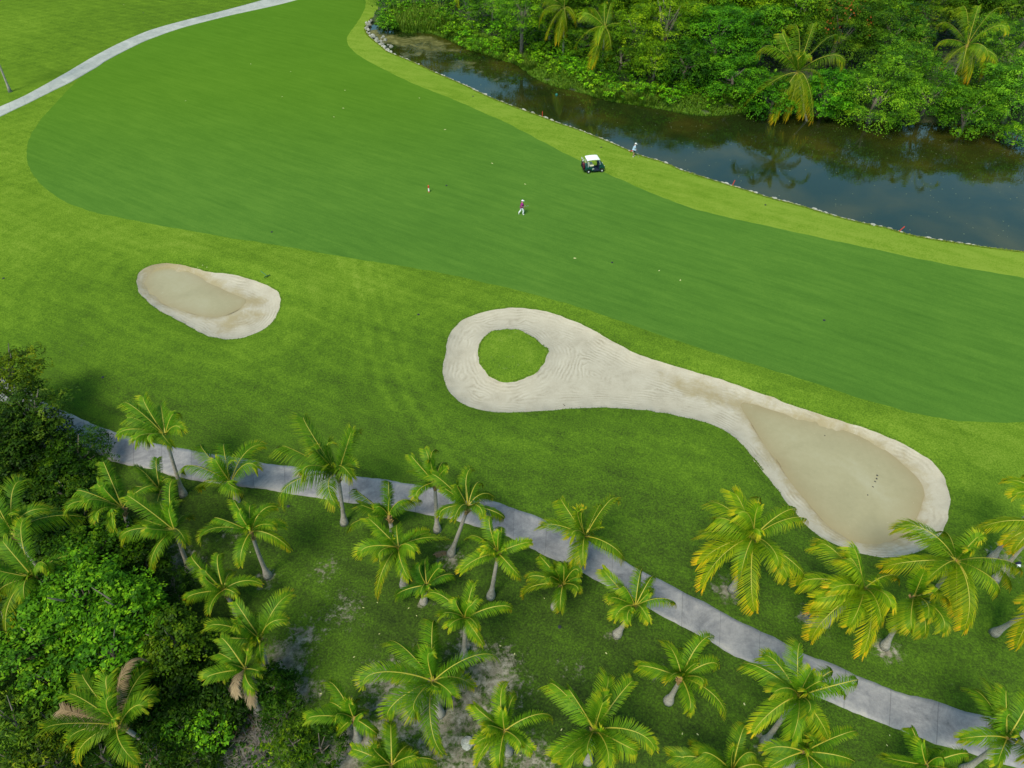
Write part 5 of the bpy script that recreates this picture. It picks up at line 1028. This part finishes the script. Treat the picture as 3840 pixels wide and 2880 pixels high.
cl_ = thing('golf_club', 'golf club lowered to the grass by the golfer in pale blue', 'golf club', (q[0] + .24, q[1] - .06, z0 + .02), R(-25))
MB().tube([(.36, 0, .02), (0, 0, .90)], .010, 6).build('shaft', M_STEEL, cl_); MB().tube([(.06, 0, .76), (-.04, 0, 1.0)], .016, 6).build('grip', M_BLACK, cl_); MB().box((.39, .02, .02), (.10, .04, .05)).build('club_head', M_STEEL, cl_, bevel=.012)

# ------------------------------------------------------------------ stakes, rake, sprinklers, litter
q = gp((1608.5, 720)); yp = thing('marker_post', 'short red and white distance post standing alone on the fairway', 'marker post', (q[0], q[1], gz(*q)))
MB().box((0, 0, .30), (.15, .15, .40)).build('white_band', M_WPAINT, yp, bevel=.015); MB().box((0, 0, .66), (.16, .16, .32), taper=.8).build('red_top', M_RED, yp, bevel=.015); MB().box((0, 0, .05), (.16, .16, .10)).build('red_foot', M_RED, yp)
for c, p, lean, lab in [('B', (862, 566), 0, 'upright red stake on the pond edge nearest the cove'), ('B', (1299, 745), 0, 'upright red stake on the pond edge left of the cart'), ('B', (1852, 968), 62, 'red stake fallen sideways beside the golfer in pale blue'), ('C', (350, 1184), 12, 'red stake on the pond edge opposite the leaning far-bank palm'), ('C', (1412, 1476), 32, 'tilted red stake on the pond edge at the right')]:
    q = gp(px(c, p)); st_ = thing('hazard_stake', lab, 'stake', (q[0], q[1], gz(*q) - .05), 0, 'red stakes along the near pond edge'); st_.rotation_euler = (0, R(lean), 0)
    mb = MB().box((0, 0, .36), (.075, .075, .72)); mb.build('shaft', M_RED, st_, bevel=.01); MB().box((0, 0, .76), (.078, .078, .10), taper=.35).build('tip', M_RED, st_)
M_RAKE = simple('green_plastic', (.03, .16, .09), .5)
a_, b_ = gp(px('D', (1668, 130))), gp(px('D', (1695, 152))); dv = b_ - a_; an = math.atan2(dv[1], dv[0])
rk_ = thing('bunker_rake', 'green bunker rake lying on the grass above the left bunker', 'rake', (a_[0], a_[1], gz(*a_) + .04), an)
Lr = max(1.2, float(np.linalg.norm(dv))); MB().tube([(0, 0, .02), (Lr, 0, .03)], .022, 6).build('handle', M_RAKE, rk_)
mb = MB().box((Lr, 0, .03), (.07, .62, .05))
for k in range(9): mb.box((Lr + .01, -.28 + .07 * k, -.01), (.018, .018, .10))
mb.build('rake_head', simple('dark_green_plastic', (.012, .06, .02), .6), rk_)
M_SPR = simple('dark_plastic', (.016, .02, .026), .6)
for c, p, lab in [('E', (510, 397), 'dark sprinkler head in the rough left of the ringed bunker'), ('D', (657, 793), 'dark sprinkler head in the rough below the left bunker'), ('G', (935, 432), 'dark sprinkler head on the fairway above the narrow bunker neck'), ('B', (688, 1184), 'dark sprinkler head near the red and white post'), ('B', (857, 615), 'dark sprinkler head on the pond strip near the first red stake'),
                  ('B', (1675, 943), 'dark sprinkler head on the pond strip above the cart'), ('M', (597, 1308), 'dark sprinkler head on the palm lawn below the path'), ('C', (562, 1308), 'dark sprinkler head on the right part of the pond strip'), ('E', (1745, 55), 'dark sprinkler head on the fairway above the ringed bunker'), ('A', (915, 82), 'dark sprinkler head beyond the upper path'), ('A', (1735, 1483), 'dark sprinkler head at the lower fairway edge'), ('D', (20, 155), 'dark sprinkler head at the left edge of the rough'), ('L', (362, 795), 'dark sprinkler head just below the path near the curved trunk')]:
    q = gp(px(c, p)); o = MB().tube([(0, 0, -.02), (0, 0, .02), (0, 0, .035)], [.11, .11, .085], 14).tube([(0, 0, .035), (0, 0, .06)], .045, 10).build('sprinkler_head', M_SPR, loc=(q[0], q[1], gz(*q) + .01)); tag(o, lab, 'sprinkler', 'sprinkler heads set in the turf')
M_PALE = simple('pale_dry_leaf', (.50, .50, .22), .7, var=.25)
def small_leaf(seed, s):
    r_ = np.random.default_rng(seed); V = []
    for i, t in enumerate(np.linspace(-1, 1, 6)): wv__ = .38 * (1 - t * t) + .03; V += [(t * s, -wv__ * s, .02 + .05 * t * t * s + r_.uniform(0, .02)), (t * s, wv__ * s, .03 + .05 * t * t * s + r_.uniform(0, .03))]
    return MB().add(V, [(2 * i, 2 * i + 1, 2 * i + 3, 2 * i + 2) for i in range(5)]).me('fallen_leaf', M_PALE)
LEAFM = [small_leaf(i, 1.0) for i in range(4)]
def drop(c, p, s, lab, grp):
    q = gp(px(c, p)); o = put('fallen_leaf', random.choice(LEAFM), loc=(q[0], q[1], gz(*q) + .005), rot=(0, 0, random.uniform(0, 6.28)), scale=s); tag(o, lab, 'leaf', grp)
for c, p in [('B', (678, 827)), ('B', (980, 1045)), ('B', (40, 575)), ('B', (30, 687)), ('B', (1190, 1177)), ('B', (1508, 1643)), ('E', (1507, 28)), ('E', (2045, 108)), ('E', (2180, 170)), ('A', (1185, 645)), ('A', (1600, 408)), ('A', (1800, 615)), ('A', (2190, 687)), ('A', (2130, 742)), ('A', (1855, 458)), ('A', (790, 30)), ('B', (515, 625))]:
    drop(c, p, random.uniform(.11, .17), 'pale dry leaf lying on the open fairway turf', 'pale leaves on the fairway')
for c, p in [('Q', (1265, 463)), ('Q', (1325, 520)), ('Q', (1030, 420)), ('Q', (925, 458)), ('Q', (855, 828)), ('Q', (1950, 748)), ('Q', (2058, 810)), ('Rr', (945, 805)), ('Rr', (1980, 1185)), ('Rr', (1515, 1408)), ('Rr', (1630, 1412)), ('Rr', (610, 1378)), ('Rr', (482, 393)), ('S', (112, 1184)), ('S', (1205, 1415)), ('S', (1185, 1490)), ('Q', (345, 925)), ('Q', (245, 187)), ('Q', (605, 1102)), ('Rr', (155, 748)), ('Q', (1045, 655)), ('Q', (2100, 1570)), ('Q', (75, 38))]:
    drop(c, p, random.uniform(.05, .08), 'small pale leaf lying on the lawn between the palms', 'small pale leaves on the palm lawn')
for c, p in [('D', (1265, 88)), ('D', (1300, 80)), ('D', (1325, 92))]: drop(c, p, .14, 'pale leaf on the grass at the upper rim of the left bunker', 'leaves at the left bunker rim')
M_CLOD = simple('dark_mud', (.06, .06, .055), .8, var=.3)
for i, p in enumerate([(1275, 1418), (1272, 1438), (1262, 1456), (1248, 1490), (1215, 1542), (940, 1163)]):
    q = gp(px('G', p), PZ); o = put('mud_clod', ROCKS[i][0].copy(), loc=(q[0], q[1], PZ + .01), scale=(.10 - .008 * i, .08 - .006 * i, .05), rot=(0, 0, i)); o.data.materials[0] = M_CLOD; tag(o, 'dark clod lying in the long milky puddle', 'clod', 'dark clods in the long puddle')
q = gp(px('E', (1447, 978)), -.2); tw = MB().tube([(-.18, .30, .03), (-.06, .08, .05), (.05, -.10, .05), (.20, -.26, .03)], [.012, .03, .035, .012], 6).build('twig', simple('dark_twig', (.03, .022, .018), .9), loc=(q[0], q[1], gz(*q) + .01)); tag(tw, 'dark curved twig on the sand at the lower rim of the ringed bunker', 'twig')
q = gp(px('B', (1390, 607)), -.4); fl = MB().ball((0, 0, .08), .19, 12, 8).build('float', simple('teal_plastic', (.01, .14, .12), .4), None, True, loc=(q[0], q[1], -.42)); tag(fl, 'teal plastic float on the pond water in mid channel', 'float')
# white and navy bundle at the right edge
q = gp(px('S', (2160, 150))); bd = thing('bundle', 'white and navy cloth bundle on shaded bare ground at the right edge', 'bundle', (q[0], q[1], gz(*q)), .4)
MB().ball((0, 0, .13), (.22, .14, .14), 12, 8).build('white_cloth', M_WCL, bd, True); MB().ball((.12, .09, .15), (.27, .13, .16), 12, 8).build('navy_cloth', M_NAVYC, bd, True)
# dry brush and fallen fronds
def brush(label, c, p, rad, k, seed, group=None):
    q = gp(px(c, p)); r_ = np.random.default_rng(seed); mb = MB()
    for i in range(k):
        a = r_.uniform(0, 6.28); d0 = r_.uniform(0, rad) * np.array([math.cos(a), math.sin(a)]); b2 = r_.uniform(0, 6.28); l = r_.uniform(.4, 1.1); e = r_.uniform(.1, 1.1)
        p0 = np.array([d0[0], d0[1], 0]); dd = np.array([math.cos(b2) * math.cos(e), math.sin(b2) * math.cos(e), math.sin(e)]); mdl = p0 + dd * l * .5 + r_.normal(0, .06, 3)
        mb.tube([p0, mdl, p0 + dd * l + r_.normal(0, .08, 3)], [.018, .013, .005], 4, False)
        for t in range(2): d3 = nrm(dd + r_.normal(0, .6, 3)); mb.tube([mdl, mdl + d3 * l * .45], [.010, .004], 4, False)
    return tag(mb.build('dry_brush', M_TWIG, loc=(q[0], q[1], gz(*q))), label, 'dry brush', group)
brush('tangle of dry grey twigs at the bottom between the dark bushes', 'O', (1960, 1440), 1.5, 130, 1); brush('low tangle of dry grey twigs at the bottom edge', 'O', (1850, 1600), 1.3, 90, 2)
def fallen(label, c, p, az, L, seed):
    q = gp(px(c, p)); z_ = gz(*q); C = np.array([q[0], q[1], z_ + .12]); t = C + L * np.array([math.cos(az), math.sin(az), 0]) ; o = put('fallen_frond', frond_mesh(C, t, .06, .5, seed, .3, True, 26), loc=tuple(C), color=(.85, .8, .8)); tag(o, label, 'palm frond', 'dry fronds lying on the ground')
fallen('dry brown frond on the ground above the dry grey twigs', 'O', (1890, 1290), 2.6, 1.6, 5); fallen('dry brown frond crossing the first one above the dry twigs', 'O', (1950, 1320), 3.6, 1.5, 6)
fallen('orange-brown frond scrap beside the ring of bare earth', 'Q', (1450, 70), .3, .8, 7); fallen('grey dead frond on dark ground beside the frayed palm foot', 'O', (1180, 1430), -.3, 1.9, 8); fallen('grey dead frond bent down beside the frayed palm foot', 'O', (1130, 1500), -1.2, 1.5, 9)
q = gp(px('O', (1548, 1588))); bag = MB().ball((0, 0, .06), (.16, .10, .08), 8, 5).build('plastic_bag', M_WHITE, loc=(q[0], q[1], gz(*q) + .1)); tag(bag, 'white plastic bag caught in the dark bushes at the bottom', 'plastic bag')
